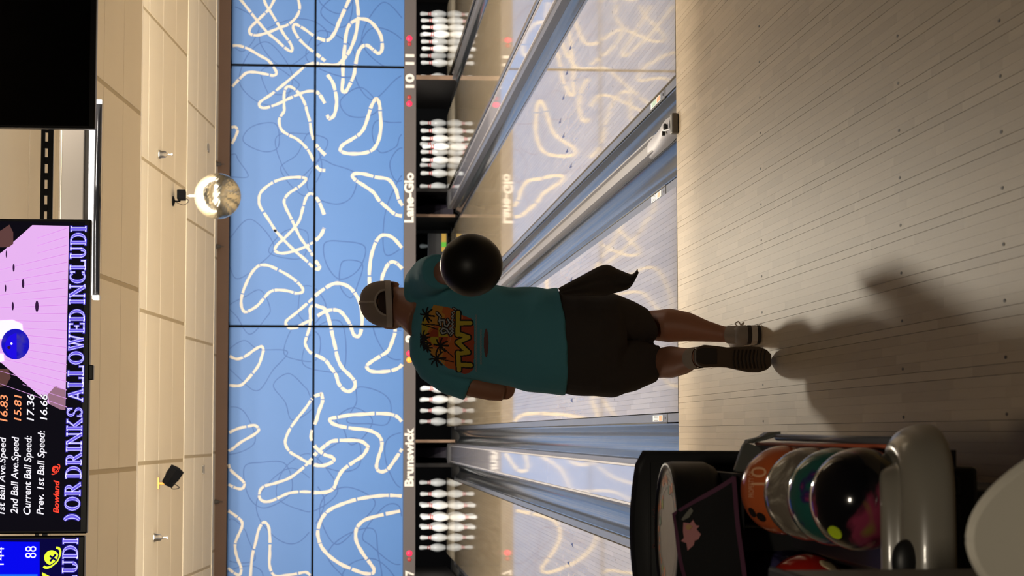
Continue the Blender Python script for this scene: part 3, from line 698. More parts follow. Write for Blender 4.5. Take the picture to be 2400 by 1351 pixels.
cr = nt.nodes.new('ShaderNodeValToRGB'); cr.color_ramp.elements[0].color = (*S(16, 8, 190), 1); cr.color_ramp.elements[1].color = (*S(70, 60, 150), 1); cr.color_ramp.elements[0].position = .45; cr.color_ramp.elements[1].position = .75
nt.links.new(tc.outputs['Object'], nz.inputs['Vector']); nt.links.new(nz.outputs['Fac'], cr.inputs[0]); nt.links.new(cr.outputs[0], b.inputs['Emission Color']); b.inputs['Emission Strength'].default_value = 1; b.inputs['Base Color'].default_value = (0, 0, 0, 1)
spoly([(36+33*math.cos(6.283*i/32), 807+36*math.sin(6.283*i/32)) for i in range(32)], mb, s, 'screen_ball', .0012)
spoly([(45+27*math.cos(6.283*i/32)+(-6), 812+0+30*math.sin(6.283*i/32)) for i in range(8, 25)], EM('screen_ball_blue', S(30, 12, 225)), s, 'screen_ball_light', .0014)
spoly([(21+4*math.cos(6.283*i/12), 815+4*math.sin(6.283*i/12)) for i in range(12)], SPOT, s, 'screen_ball_hole', .0018); spoly([(27+2.6*math.cos(6.283*i/12), 806+3*math.sin(6.283*i/12)) for i in range(12)], WHT, s, 'screen_ball_glint', .0018)
for body, x0, x1, y0, y1, m_ in (('16.83', 0, 18, 989, 926, ORL), ('15.81', 33, 50, 987, 926, ORL), ('17.36', 63, 80, 987, 925, WHT), ('16.66', 94, 111, 985, 925, WHT)):
    stext(body, x0-1, x1+1, y0+1, y1-1, SCRB, s, .0014, .18, .09, 'lettering_outline'); stext(body, x0, x1, y0, y1, m_, s, .002, .18, .012)
for body, x0, x1, y0, y1 in (('1st Ball Ave.Speed', -3, 17, 1206, 1025), ('2nd Ball Ave.Speed', 26, 48, 1205, 1024), ('Current Ball Speed:', 56, 78, 1207, 1022), ('Prev. 1st Ball Speed:', 87, 109, 1207, 1010)):
    stext(body, x0, x1, y0, y1, WHT, s, .002, .18, .012)
LOGR = EM('logo_red', S(255, 72, 52)); stext('Bowland', 125, 139, 1204, 1126, LOGR, s, .002, .25, .03); planet(130, 1101, 8.6, LOGR, s, SCRB)
for wd_, y0, y1 in ((')', 1228, 1206), ('OR', 1197, 1132), ('DRINKS', 1122, 956), ('ALLOWED', 942, 725), ('INCLUDI', 713, 531)):
    serif(wd_, 150+(1228-(y0+y1)/2)*.0205, 186+(1228-(y0+y1)/2)*.0205, y0, y1, s, -.0205)
tl, sl = tv(-2.52, -1.086, 2.712, 'monitor with a blue score screen, leftmost of the three', EM('screen_navy', S(6, 4, 60)))
spoly([(-60, 1270), (93, 1271), (93, 1700), (-60, 1700)], EM('screen_blue', S(4, 6, 236)), sl, 'score_panel', .0003)
spoly([(-60, 1347), (88, 1347), (88, 1700), (-60, 1700)], EM('screen_lightblue', S(30, 110, 240)), sl, 'score_cell', .0006)
stext('144', -8, 9, 1325, 1283, WHT, sl, .002, 0, .0); stext('88', 59, 85, 1309, 1281, WHT, sl, .002, 0, .0)
YEL = EM('logo_yellow', S(236, 255, 60)); planet(121, 1308, 17.5, YEL, sl, EM('logo_navy', S(8, 6, 70))); stext('Bowland', 97, 115, 1520, 1342, YEL, sl, .002, .25, .03)
serif('UDI', 146, 181, 1344, 1263, sl, -.0205); serif('INCL', 143, 178, 1450, 1350, sl, -.0205)
tr, sr = tv(.779, 2.214, 2.692, 'black switched off monitor at the upper right')
# slotted mounting rail behind the monitors
r = thing('mounting_rail', 'black slotted steel rail that carries the monitors', 'rail', (-.2, .21, 3.0))
z0, z1 = W(124, 410, .2).z, W(95, 410, .2).z; zm0, zm1 = W(111.5, 410, .2).z, W(104.5, 410, .2).z
bm = BM(); box(bm, (-2.6, .2, z0), (2.3, .215, zm0)); box(bm, (-2.6, .2, zm1), (2.3, .215, z1))
xs = sorted(W(108, y, .2).x for y in (321, 359, 394, 431, 467, 506)); pitch = (xs[-1]-xs[0])/5; x = xs[0]-pitch*32
prev = -2.6
while x < 2.25:
    if x > -2.55: box(bm, (prev, .2, zm0-.001), (x-.021, .215, zm1+.001)); prev = x+.021
    x += pitch
box(bm, (prev, .2, zm0), (2.3, .215, zm1)); ob('slotted_plate', bm, TVB, r)
for x in (-1.8, -.36, 1.5):
    bm = BM(); tube(bm, [(x, .24, 3.0), (x, .24, 3.66)], .025, 12); ob('ceiling_pole', bm, TVB, r)
    bm = BM(); box(bm, (x-.06, .195, 2.9), (x+.06, .25, 3.12)); ob('bracket', bm, TVB, r)
# white cased roll screen with its black bottom bar
sc = thing('projection_screen', 'rolled up projection screen with a pale case and black bottom bar behind the monitors', 'screen', (.55, .9, 2.75))
x0, x1 = .055, 1.04; zc = lambda v: W(v, 430, .9).z
bm = BM(); box(bm, (x0+.01, .9, zc(196)), (x1-.01, 1.02, zc(138)), .004); ob('case', bm, M('screen_case', S(98, 90, 78), .6), sc)
bm = BM(); box(bm, (x0+.01, .898, zc(144)), (x1-.01, .9, zc(142))); ob('case_seam', bm, CEILJ, sc)
bm = BM(); box(bm, (x0+.012, .93, zc(219)), (x1-.012, .945, zc(197)), .002); ob('fabric', bm, M('screen_fabric', (.9, .92, .95), .6), sc)
bm = BM(); tube(bm, [(x0+.012, .925, zc(227)), (x1-.012, .925, zc(227))], (zc(219)-zc(236))/2, 14); ob('bottom_bar', bm, M('bar_black', (.008, .008, .009), .18), sc, True)
for x in (x0, x1):
    bm = BM(); box(bm, (x-.012, .905, zc(237)), (x+.012, .95, zc(219)), .006); ob('end_cap', bm, M('cap_white', (.8, .8, .8), .4), sc)
    bm = BM(); tube(bm, [(x*.92+.04, .96, zc(140)), (x*.92+.04, .96, 3.31)], .004, 6); ob('hanger', bm, BLACK, sc)
# mirror ball
c = W(510, 460, 9.4); R_ = .2146
mbm = bpy.data.materials.new('mirror_tiles'); mbm.use_nodes = True; nt = mbm.node_tree; b = nt.nodes['Principled BSDF']; b.inputs['Metallic'].default_value = 1; b.inputs['Roughness'].default_value = .2; b.inputs['Base Color'].default_value = (.62, .58, .46, 1)
mbl = thing('mirror_ball', 'silver mirror ball hanging under the ceiling', 'mirror ball', c)
bm = BM(); sphere(bm, c, R_, 64, 40); [setattr(v, 'co', c+(v.co-c)*(1+rs.uniform(-.004, .004))) for v in bm.verts]; ob('mirror_tiles', bm, mbm, mbl)
bm = BM(); tube(bm, [c+Vector((0, 0, R_-.01)), c+Vector((0, 0, R_+.05))], .012, 10); ob('motor_stem', bm, M('stem_grey', (.10, .095, .085), .7), mbl)
top = HC+SLOPE*(EDGES2[2]-c.y)
bm = BM(); tube(bm, [c+Vector((0, 0, R_+.05)), (c.x, c.y, top-.04)], .004, 8); tube(bm, [(c.x, c.y, top-.06), (c.x, c.y, top+.004)], .04, 14); ob('cord', bm, M('stem_grey', (.25, .24, .22), .4), mbl)
# small fittings on the ceiling bays
CHR = M('chrome', (.75, .74, .70), .2, metal=1); BRS = M('brass', (.75, .5, .15), .35, metal=.6)
def sprinkler(x, y, k, label, sc_=1., dark=False):
    p = CEt(x, y, k); m_ = M('sprinkler_dark', (.10, .085, .07), .5) if dark else CHR
    t = thing('fire_sprinkler', label, 'sprinkler', p, None if not dark else None)
    bm = BM(); lathe(bm, [(.040*sc_, .004), (.038*sc_, -.012*sc_), (.030*sc_, -.03*sc_), (.027*sc_, -.06*sc_), (.012*sc_, -.072*sc_), (.008*sc_, -.08*sc_)], p, 16); ob('escutcheon', bm, m_, t, True)
    bm = BM(); tube(bm, [p+Vector((0, 0, -.078*sc_)), p+Vector((0, 0, -.112*sc_))], .005*sc_, 8); ob('nozzle', bm, m_, t)
    bm = BM(); lathe(bm, [(.016*sc_, -.112*sc_), (.016*sc_, -.116*sc_)], p, 12); ob('deflector', bm, m_, t)
sprinkler(371, 362, 1, 'chrome sprinkler head on the beige ceiling, right of the mirror ball'); sprinkler(359, 1261, 1, 'chrome sprinkler head on the beige ceiling at the left')
for x, y, lab in ((507, 578, 'left of the mirror ball'), (503, 1177, 'above the left lettering'), (508, 385, 'just right of the mirror ball')):
    sprinkler(x, y, 3, 'small dark sprinkler near the brown soffit, '+lab, .8, True)
def lampfix(px, label, mount, body_pts, mcol):
    t = thing('spot_fixture', label, 'spotlight', px)
    return t
p = CEt(405, 472, 1); t = thing('pin_spot', 'small black pin spot on a bracket above the mirror ball', 'spotlight', p)
bm = BM(); lathe(bm, [(.045, .006), (.045, -.006), (.012, -.02)], p, 14); tube(bm, [p, p+Vector((.0, 0, -.06)), p+Vector((.03, .0, -.075))], .007, 8); ob('mount', bm, BLACK, t)
q = p+Vector((.055, 0, -.075)); bm = BM(); box(bm, q-Vector((.042, .07, .036)), q+Vector((.042, .07, .036)), .006); ob('lamp_body', bm, BLACK, t)
bm = BM(); tube(bm, spline([q+Vector((-.03, -.03, -.036)), q+Vector((-.055, -.03, -.065)), q+Vector((-.09, -.02, -.02)), p+Vector((-.01, 0, -.03))], 5), .003, 6); ob('cable', bm, BLACK, t)
p = CEt(371, 1134, 1); t = thing('effect_light', 'black spotlight on an orange bracket at the upper left', 'spotlight', p)
bm = BM(); box(bm, p+Vector((-.045, -.03, -.008)), p+Vector((.05, .03, .004))); tube(bm, [p, p+Vector((.0, 0, -.1))], .01, 8); ob('bracket', bm, M('bracket_orange', S(240, 170, 60), .4), t)
q = p+Vector((.055, -.02, -.115)); d_ = Vector((.62, -.1, -.42)).normalized(); u_ = d_.cross(Vector((0, 1, 0))).normalized(); v_ = d_.cross(u_)
bm = BM(); rings(bm, [ering(q+d_*a, u_*r_, v_*r_, 4, 2) for a, r_ in ((-.08, .05), (-.02, .055), (.0, .062), (.085, .062))]); ob('lamp_body', bm, BLACK, t)
bm = BM(); box(bm, p+Vector((-.01, -.03, -.135)), p+Vector((.02, .03, -.085)), .006); tube(bm, spline([p+Vector((0, -.02, -.13)), p+Vector((-.035, -.02, -.175)), p+Vector((-.045, -.02, -.12)), p+Vector((-.01, -.02, -.1))], 5), .004, 6); ob('yoke', bm, BLACK, t)
for x, y, lab in ((487, 347, 'small grey slot vent on the ceiling right of the mirror ball'), (476, 1101, 'small grey slot vent on the ceiling at the left')):
    p = CEt(x, y, 2); t = thing('slot_vent', lab, 'vent', p); bm = BM(); box(bm, p+Vector((-.045, -.06, -.012)), p+Vector((.045, .06, .006)), .003); ob('plate', bm, M('vent_grey', S(140, 132, 120), .6), t)
    bm = BM(); box(bm, p+Vector((-.035, -.064, -.006)), p+Vector((.035, -.06, .0))); ob('slot', bm, BLACK, t)
# housing of the recessed lamp
t = thing('down_light', 'round white recessed ceiling lamp hidden behind the first ceiling edge', 'lamp', (.62, 5.75, 3.25))
bm = BM(); lathe(bm, [(.23, 3.255), (.23, 3.222), (.19, 3.218), (.19, 3.25)], (.62, 5.75, 0), 24); ob('housing', bm, M('lamp_white', (.7, .7, .68), .4), t, 'auto')
# ================================================================== BALL RETURN
XC = -.895
RB = M('return_black', (.016, .016, .017), .5, spec=.3); RG = M('return_grey', S(136, 130, 118), .28, coat=.4); RTUBE = M('return_tube', S(108, 108, 112), .3, metal=.3)
RORG = M('return_orange', S(190, 96, 66), .35); RDK = M('return_tray', (.03, .024, .032), .4)
BTX = M('raised_brown', S(78, 50, 46), .4); FLG = M('return_flange', S(96, 98, 92), .35)
br = thing('ball_return', 'black ball return with grey front cap and side rails, holding bowling balls', 'ball return', (XC, -4.4, 0))
# hood at the far end: leaning face with an arched top
ft, fb = Vector((XC, -3.62, .745)), Vector((XC, -3.84, .45))
R = []
def hoodring(y_shift, shrink):
    pts = []; hw = .222-shrink
    for i in range(13):
        t = -1+2*i/12; pts.append((t*hw, .745-shrink+.022*(1-t*t)-(.012 if abs(t) > .99 else 0)))
    pts = [(-hw, .42)]+pts+[(hw, .42)]
    out = []
    for a, z in pts:
        f = (z-.45)/(.745-.45); y = -3.84+(.22)*f+y_shift
        out.append(Vector((XC+a, y, z)))
    return out
bm = BM(); rings(bm, [hoodring(0.006, .012), hoodring(0, .005), hoodring(.008, 0), hoodring(.022, .004), hoodring(.10, .06), hoodring(.20, .14)]); hood = ob('hood', bm, RB, br, 'auto')
fd = (ft-fb).normalized(); fn = Vector((0, -fd.z, fd.y)).normalized()
def onface(x, z, o=.0): f = (z-.45)/.295; return Vector((x, -3.84+.22*f, z))+fn*o
pz = lambda v: W(v, 1236, -3.66).z
a = onface(-.815, pz(1547), .002); xw0, xw1 = W(1538, 1286, -3.67).x, W(1538, 1186, -3.67).x
textmesh('Brunswick', None, 0, BTX, hood, 'raised_lettering', bold=.012, frame=(onface(xw0, pz(1547), .010), Vector((xw1-xw0, 0, 0)), fd*.019))
bm = BM()
q0 = [onface(XC-.20, .715, .010), onface(XC+.19, .715, .010), onface(XC+.19, .47, .010), onface(XC-.20, .47, .010)]
ribbon(bm, q0, .0025, fn, True); ob('panel_groove', bm, SLOT, hood)
# body: pedestal, tray, deck
bm = BM(); box(bm, (XC-.17, -5.0, .002), (XC+.15, -3.5, .30), .015); ob('pedestal', bm, RB, br)
bm = BM(); prism(bm, [(XC-.25, -5.1, .31), (XC+.235, -5.1, .31), (XC+.235, -5.1, .40), (XC+.20, -5.1, .355), (XC+.06, -5.1, .355), (XC+.022, -5.1, .42), (XC-.022, -5.1, .42), (XC-.06, -5.1, .315), (XC-.20, -5.1, .315), (XC-.25, -5.1, .34)], (0, 1.55, 0)); ob('tray', bm, RDK, br)
bm = BM(); prism(bm, [(XC-.20, -4.24, .606), (XC+.17, -4.24, .606), (XC+.17, -3.78, .606), (XC-.20, -3.78, .606)], (0, 0, -.03)); box(bm, (XC-.03, -4.1, .33), (XC+.03, -3.6, .58)); ob('deck', bm, RB, br)
bm = BM(); box(bm, (XC-.215, -3.75, .002), (XC+.2, -3.35, .46), .02); ob('rear_body', bm, RB, br)
# side rails on the right
def rr(x, y, Y): return W(x, y, Y)
a, b = rr(1822, 1026, -4.15), rr(2120, 1034, -5.1)
bm = BM(); tube(bm, [a, b], .0085, 12); ob('side_rail', bm, RTUBE, br, True)
a, b = rr(1772, 1041, -4.1), rr(2082, 1047, -5.0)
bm = BM(); tube(bm, [a, b], .0042, 8); o = ob('trim_rail', bm, RORG, br, True); o['label'] = 'thin orange rail'
bm = BM(); tube(bm, [rr(1768, 1046, -4.1)+Vector((-.004, 0, -.03)), rr(2082, 1052, -5.0)+Vector((-.004, 0, -.03))], .014, 10); ob('inner_bumper', bm, M('inner_bumper', (.10, .03, .022), .4), br, True)
# clip and flange at the far end of the rails
pts = [rr(1785, 1024, -4.12), rr(1800, 1014, -4.12), rr(1830, 1012, -4.15), rr(1830, 1020, -4.15), rr(1810, 1028, -4.15), rr(1765, 1040, -4.1), rr(1752, 1040, -4.1), rr(1755, 1032, -4.1)]
bm = BM(); prism(bm, pts, (0, .05, 0)); ob('rail_clip', bm, FLG, br)
pts = [rr(1748, 1038, -4.06), rr(1766, 1043, -4.06), rr(1784, 1050, -4.06), rr(1786, 1062, -4.06), rr(1768, 1107, -4.06), rr(1735, 1111, -4.06), rr(1722, 1105, -4.06), rr(1742, 1046, -4.06)]
bm = BM(); prism(bm, pts, (0, .03, 0)); bmesh.ops.bevel(bm, geom=bm.edges[:], offset=.003, segments=1, affect='EDGES'); ob('end_flange', bm, FLG, br)
# grey front cap: a curved bar with a ridge, swept round the near end
def capring(p, inn, tops, out):
    """cross-section: inner lip, two-step crown, outer skirt; inn = direction from the bar to the tray"""
    n = Vector(inn).normalized(); z = Vector((0, 0, 1)); P = []
    for u, h in ((.075, -.10), (.082, -.02), (.080, .0), (.072, .012), (.050, .012), (.040, .004), (.032, -.020), (.026, -.024), (.012, -.024), (.004, -.012), (-.02, -.016), (-.05, -.036), (-.062, -.07), (-.066, -.115), (.0, -.12)):
        P.append(p+n*u+z*h)
    return P
path = []
pr = [(-.668, -4.985, .452, (-1, .18)), (-.658, -5.06, .452, (-.94, .42)), (-.672, -5.125, .456, (-.62, .8)), (-.705, -5.165, .462, (-.3, 1)), (-.76, -5.19, .468, (-.12, 1)), (XC, -5.205, .472, (0, 1)), (-1.03, -5.19, .468, (.12, 1)), (-1.085, -5.165, .462, (.3, 1)), (-1.118, -5.125, .456, (.62, .8)), (-1.132, -5.06, .452, (.94, .42)), (-1.122, -4.985, .452, (1, .18))]
bm = BM(); rings(bm, [capring(Vector((x, y, z)), (a, b, 0), 0, 0) for x, y, z, (a, b) in pr])
cap = ob('front_cap', bm, RG, br, True)
sm = cap.modifiers.new('s', 'SUBSURF'); sm.levels = 2; sm.render_levels = 2
bx = W(2118, 1325, -5.13)
bm = BM(); sphere(bm, W(2122, 1318, -5.222), .045, 20, 12, (1.0, .5, .62)); o = ob('button', bm, M('button_black', (.012, .012, .012), .45), br, True); o['label'] = 'round black button'
bm = BM()
for i in range(7): box(bm, (XC-.19+i*.055, -5.14, .315), (XC-.15+i*.055, -5.10, .35), .004)
box(bm, (XC-.22, -5.12, .27), (XC+.2, -5.0, .33), .01); ob('front_skirt', bm, RB, br)

# ---- balls in the rack
def ballmat(name, c0, c1, c2, scale, rough=.12, p0=.42, p1=.58, dist=1.2, seed=0.):
    m = bpy.data.materials.new(name); m.use_nodes = True; nt = m.node_tree; b = nt.nodes['Principled BSDF']; N = nt.nodes.new
    tc = N('ShaderNodeTexCoord'); mp = N('ShaderNodeMapping'); mp.inputs['Location'].default_value = (seed, seed*.7, 0); nz = N('ShaderNodeTexNoise'); nz.inputs['Scale'].default_value = scale; nz.inputs['Detail'].default_value = 4; nz.inputs['Distortion'].default_value = dist
    r = N('ShaderNodeValToRGB'); e = r.color_ramp.elements; e[0].color = (*c0, 1); e[0].position = p0; e[1].color = (*c2, 1); e[1].position = p1
    k = e.new((p0+p1)/2); k.color = (*c1, 1)
    nt.links.new(tc.outputs['Object'], mp.inputs[0]); nt.links.new(mp.outputs[0], nz.inputs['Vector']); nt.links.new(nz.outputs['Fac'], r.inputs[0]); nt.links.new(r.outputs[0], b.inputs['Base Color'])
    b.inputs['Roughness'].default_value = rough; b.inputs['Coat Weight'].default_value = .5; b.inputs['Coat Roughness'].default_value = .04
    return m
RAD = .1083
def rballs(c, mat, label, holes=None, slug=None, text=None):
    c = Vector(c); t = thing('bowling_ball', label, 'bowling ball', c, None)
    bm = BM(); sphere(bm, c, RAD, 48, 28); s = ob('shell', bm, mat, t, True)
    if holes:
        for h in holes:
            d_ = Vector(h).normalized(); u = d_.cross(Vector((0, .3, 1))).normalized(); v = d_.cross(u); bm = BM()
            rings(bm, [ering(c+d_*(RAD+.0006), u*.0135, v*.0135, 18), ering(c+d_*(RAD-.012), u*.012, v*.012, 18)]); 
            ob('finger_hole', bm, M('hole_dark', (.012, .006, .005), .7), t)
    if slug:
        d_ = Vector(slug[0]).normalized(); u = d_.cross(Vector((0, 0, 1))).normalized(); v = d_.cross(u); bm = BM()
        rings(bm, [ering(c+d_*(RAD-.003), u*.0165, v*.0165, 20), ering(c+d_*(RAD+.0014), u*.0165, v*.0165, 20), ering(c+d_*(RAD+.0008), u*.0125, v*.0125, 20), ering(c+d_*(RAD+.0005), u*.011, v*.011, 20)]); o = ob('finger_insert', bm, slug[1], t); o['label'] = 'lime green finger insert'
    return t
B1 = (-.764, -5.0, .485); B2 = (-.766, -4.78, .482); B3 = (-.766, -4.565, .487); B4 = (-.763, -4.35, .497)
MARB = ballmat('ball_swirl', S(16, 16, 20), S(30, 22, 28), S(140, 52, 78), 5.2, seed=2.9, p0=.5, p1=.62)
# second colour of the front ball: olive patches
nt = MARB.node_tree; b = nt.nodes['Principled BSDF']; base = b.inputs['Base Color'].links[0].from_socket
n2 = nt.nodes.new('ShaderNodeTexNoise'); n2.inputs['Scale'].default_value = 5.5; n2.inputs['Distortion'].default_value = 1.1; m2 = nt.nodes.new('ShaderNodeMapping'); m2.inputs['Location'].default_value = (3.1, .4, 7.2); tc2 = nt.nodes.new('ShaderNodeTexCoord')
r2 = nt.nodes.new('ShaderNodeValToRGB'); r2.color_ramp.elements[0].position = .56; r2.color_ramp.elements[1].position = .62; mx2 = nt.nodes.new('ShaderNodeMix'); mx2.data_type = 'RGBA'
nt.links.new(tc2.outputs['Object'], m2.inputs[0]); nt.links.new(m2.outputs[0], n2.inputs['Vector']); nt.links.new(n2.outputs['Fac'], r2.inputs[0]); nt.links.new(r2.outputs[0], mx2.inputs[0]); nt.links.new(base, mx2.inputs[6]); mx2.inputs[7].default_value = (*S(130, 108, 56), 1); nt.links.new(mx2.outputs[2], b.inputs['Base Color'])
LIME = M('insert_lime', S(206, 232, 40), .4)
def facing(c, x, y):
    """unit vector from ball centre to the near surface point seen at pixel (x, y)"""
    c = Vector(c); d = (W(x, y, 0)-CAM).normalized(); oc = CAM-c; bq = oc.dot(d); cc = oc.dot(oc)-RAD*RAD; disc = bq*bq-cc
    t = -bq-math.sqrt(max(disc, 0)); return (CAM+d*t-c).normalized()
rballs(B1, MARB, 'dark maroon, black and olive swirled bowling ball at the front of the right row', slug=(facing(B1, 1957, 1249), LIME))
rballs(B2, ballmat('ball_teal', S(34, 92, 84), S(48, 36, 92), S(160, 60, 96), 5.5, seed=1.1, p0=.46, p1=.6), 'teal, purple and pink swirled bowling ball, second in the right row')
gm = ballmat('ball_grey', S(120, 110, 98), S(140, 130, 116), S(176, 168, 152), 9, seed=4., dist=3.5, p0=.4, p1=.62)
rballs(B3, gm, 'grey streaked bowling ball, third in the right row')
t4 = rballs(B4, M('ball_orange', S(206, 100, 52), .2, noise=.1, nscale=20, coat=.4), 'orange bowling ball with the number 10, fourth in the right row', holes=[facing(B4, 1763, 1202), facing(B4, 1784, 1213)])
ink = M('ball_ink', S(244, 186, 140), .5)
def balltext(body, c, x0, x1, ys, ye, parent):
    me_o = textmesh(body, (0, 0, 1, 1), 0, ink, None, 'engraved_lettering'); me = me_o.data
    b_ = bmesh.new(); b_.from_mesh(me); bmesh.ops.triangulate(b_, faces=b_.faces[:]); bmesh.ops.subdivide_edges(b_, edges=b_.edges[:], cuts=3, use_grid_fill=True); b_.to_mesh(me); b_.free()
    for v in me.vertices:
        px = x1+(x0-x1)*v.co.z; py = ys+(ye-ys)*v.co.x; v.co = Vector(c)+facing(c, px, py)*(RAD+.0019)-WLOC[parent]
    me_o.parent = parent; WLOC[me_o] = WLOC[parent]; return me_o
balltext('10', B4, 1762, 1797, 1138, 1096, t4); balltext('PROPERTY OF', B4, 1756, 1768, 1166, 1126-20, t4)
red = rballs((-1.028, -4.3, .433), M('ball_red', S(190, 40, 28), .14, coat=.5), 'glossy red bowling ball with a cream patch in the left row')
c = Vector((-1.028, -4.3, .433)); bm = BM(); d_ = facing(c, 1945, 1326); u = d_.cross(Vector((0, 0, 1))).normalized(); v = d_.cross(u)
rings(bm, [[c+(d_+u*.2*math.cos(a)*(1+.15*math.sin(3*a))*k+v*.26*math.sin(a)*k).normalized()*(RAD+.0005) for a in [6.283*i/24 for i in range(24)]] for k in (1., .6, .2)]); o = ob('cream_patch', bm, M('ball_cream', S(214, 190, 150), .2), red, True)
rballs((-1.028, -4.075, .433), ballmat('ball_navy', S(10, 10, 26), S(24, 18, 46), S(70, 66, 110), 6, seed=5.), 'dark navy purple bowling ball behind the red one in the left row')

# ---- black round tub on the deck, towel over its rim
TC = Vector((-.885, -4.02, .607)); TR = .186
tub = thing('round_tub', 'black round tub with printed grey top standing behind the ball return\'s balls', 'tub', TC)
bm = BM(); lathe(bm, [(TR-.035, 0), (TR-.012, .006), (TR, .03), (TR+.001, .115), (TR-.002, .128), (TR-.012, .130), (TR-.016, .122)], TC, 48); ob('side_wall', bm, M('tub_black', (.010, .010, .011), .42, spec=.3), tub, True)
bm = BM(); lathe(bm, [(TR-.016, .112), (TR-.016, .123)], TC, 48); top_ = ob('printed_top', bm, M('tub_top', S(176, 164, 146), .5, noise=.12, nscale=30), tub)
bm = BM()
for rr_ in (.155, .14, .12): ribbon(bm, [TC+Vector((rr_*math.cos(6.283*i/48), rr_*math.sin(6.283*i/48), .1235)) for i in range(48)], .004, Vector((0, 0, 1)), True)
ob('printed_ring', bm, M('tub_ring', S(128, 118, 106), .5), top_)
rs = random.Random(5); bo, bg, by = BM(), BM(), BM()
for i in range(26):
    a = math.radians(-75+i*9.5+rs.uniform(-3, 3)); rr_ = .13+rs.uniform(-.022, .026); c = TC+Vector((rr_*math.cos(a), rr_*math.sin(a), .1238))
    tgt = by if i % 9 == 4 else (bg if i % 9 == 7 else bo); n = 7; s_ = rs.uniform(.008, .016)
    poly(tgt, [c+Vector((s_*rs.uniform(.7, 1.2)*math.cos(6.283*k/n), s_*rs.uniform(.7, 1.2)*math.sin(6.283*k/n), 0)) for k in range(n)])
for m_, bm_, nm in ((S(236, 130, 40), bo, 'printed_orange'), (S(60, 120, 70), bg, 'printed_green'), (S(190, 200, 40), by, 'printed_lime')): ob(nm, bm_, M(nm, m_, .5), top_)['kind'] = 'stuff'
tw = thing('black_towel', 'black towel with a purple border and a pink patch hanging over the round tub', 'towel', (-.87, -4.3, .6))
A_, B_, C_, D_ = W(1577, 1207, -4.17), W(1716, 1117, -4.25), W(1752, 1372, -4.27), W(1606, 1372, -4.245)
A_.z = max(A_.z, .74)
def tp(u, v):
    p = A_*(1-u)*(1-v)+B_*u*(1-v)+C_*u*v+D_*(1-u)*v
    return p+Vector((0, -.012*math.sin(math.pi*u)-.008*math.sin(7*v+2*u)-.004, .004*math.sin(5*u+3*v)))
n = 20; bm = BM(); F = [[bm.verts.new(tp(i/n, j/n)) for j in range(n+1)] for i in range(n+1)]; K = [[bm.verts.new(tp(i/n, j/n)+Vector((0, .006, 0))) for j in range(n+1)] for i in range(n+1)]
for i in range(n):
    for j in range(n):
        bm.faces.new((F[i][j], F[i+1][j], F[i+1][j+1], F[i][j+1])); bm.faces.new((K[i][j], K[i][j+1], K[i+1][j+1], K[i+1][j]))
for i in range(n):
    for a, b2 in (((i, 0), (i+1, 0)), ((i, n), (i+1, n)), ((0, i), (0, i+1)), ((n, i), (n, i+1))):
        bm.faces.new((F[a[0]][a[1]], F[b2[0]][b2[1]], K[b2[0]][b2[1]], K[a[0]][a[1]]))
ob('cloth', bm, M('towel_black', (.008, .008, .009), .9, bump=.3, bscale=400), tw, True)
def tstrip(nm, pts, mat, w):
    bm = BM(); P = [tp(u, v)+Vector((0, -.0015, .0008)) for u, v in pts]; ribbon(bm, P, w, Vector((0, -1, .2)).normalized()); return ob(nm, bm, mat, tw)
PURB = M('towel_purple', S(88, 44, 70), .8)
tstrip('purple_border', [(i/20, .012) for i in range(21)], PURB, .011); tstrip('purple_border', [(.985, i/20) for i in range(21)], PURB, .011); tstrip('purple_border', [(.02, i/20) for i in range(21)], PURB, .009)
def uvof(x, y):   # nearest towel parameter to a pixel
    best = None
    for i in range(41):
        for j in range(41):
            p = tp(i/40, j/40)-CAM; z = p.dot(FWD); X = 1200-FPX*p.dot(UPV)/z; Y = 675.5-FPX*p.dot(RGT)/z
            d = (X-x)**2+(Y-y)**2
            if best is None or d < best[0]: best = (d, i/40, j/40)
    return best[1:]
for nm, pts, m_ in (('pink_patch', [(1603, 1225), (1617, 1229), (1626, 1221), (1632, 1231), (1642, 1233), (1635, 1243), (1641, 1251), (1637, 1264), (1627, 1266), (1628, 1277), (1613, 1289), (1608, 1275), (1596, 1270), (1603, 1260), (1599, 1244)], S(192, 128, 128)), ('grey_patch', [(1598, 1217), (1610, 1202), (1620, 1190), (1623, 1198), (1614, 1212), (1602, 1222)], S(120, 118, 108)), ('tan_patch', [(1608, 1234), (1616, 1228), (1622, 1234), (1618, 1242), (1610, 1242)], S(190, 150, 100))):
    q = [tp(*uvof(*p))+Vector((0, -.003 if 'tan' not in nm else -.0045, .001)) for p in pts]; bm = BM(); poly(bm, q); bmesh.ops.triangulate(bm, faces=bm.faces[:]); ob(nm, bm, M('towel_'+nm, m_, .8), tw)

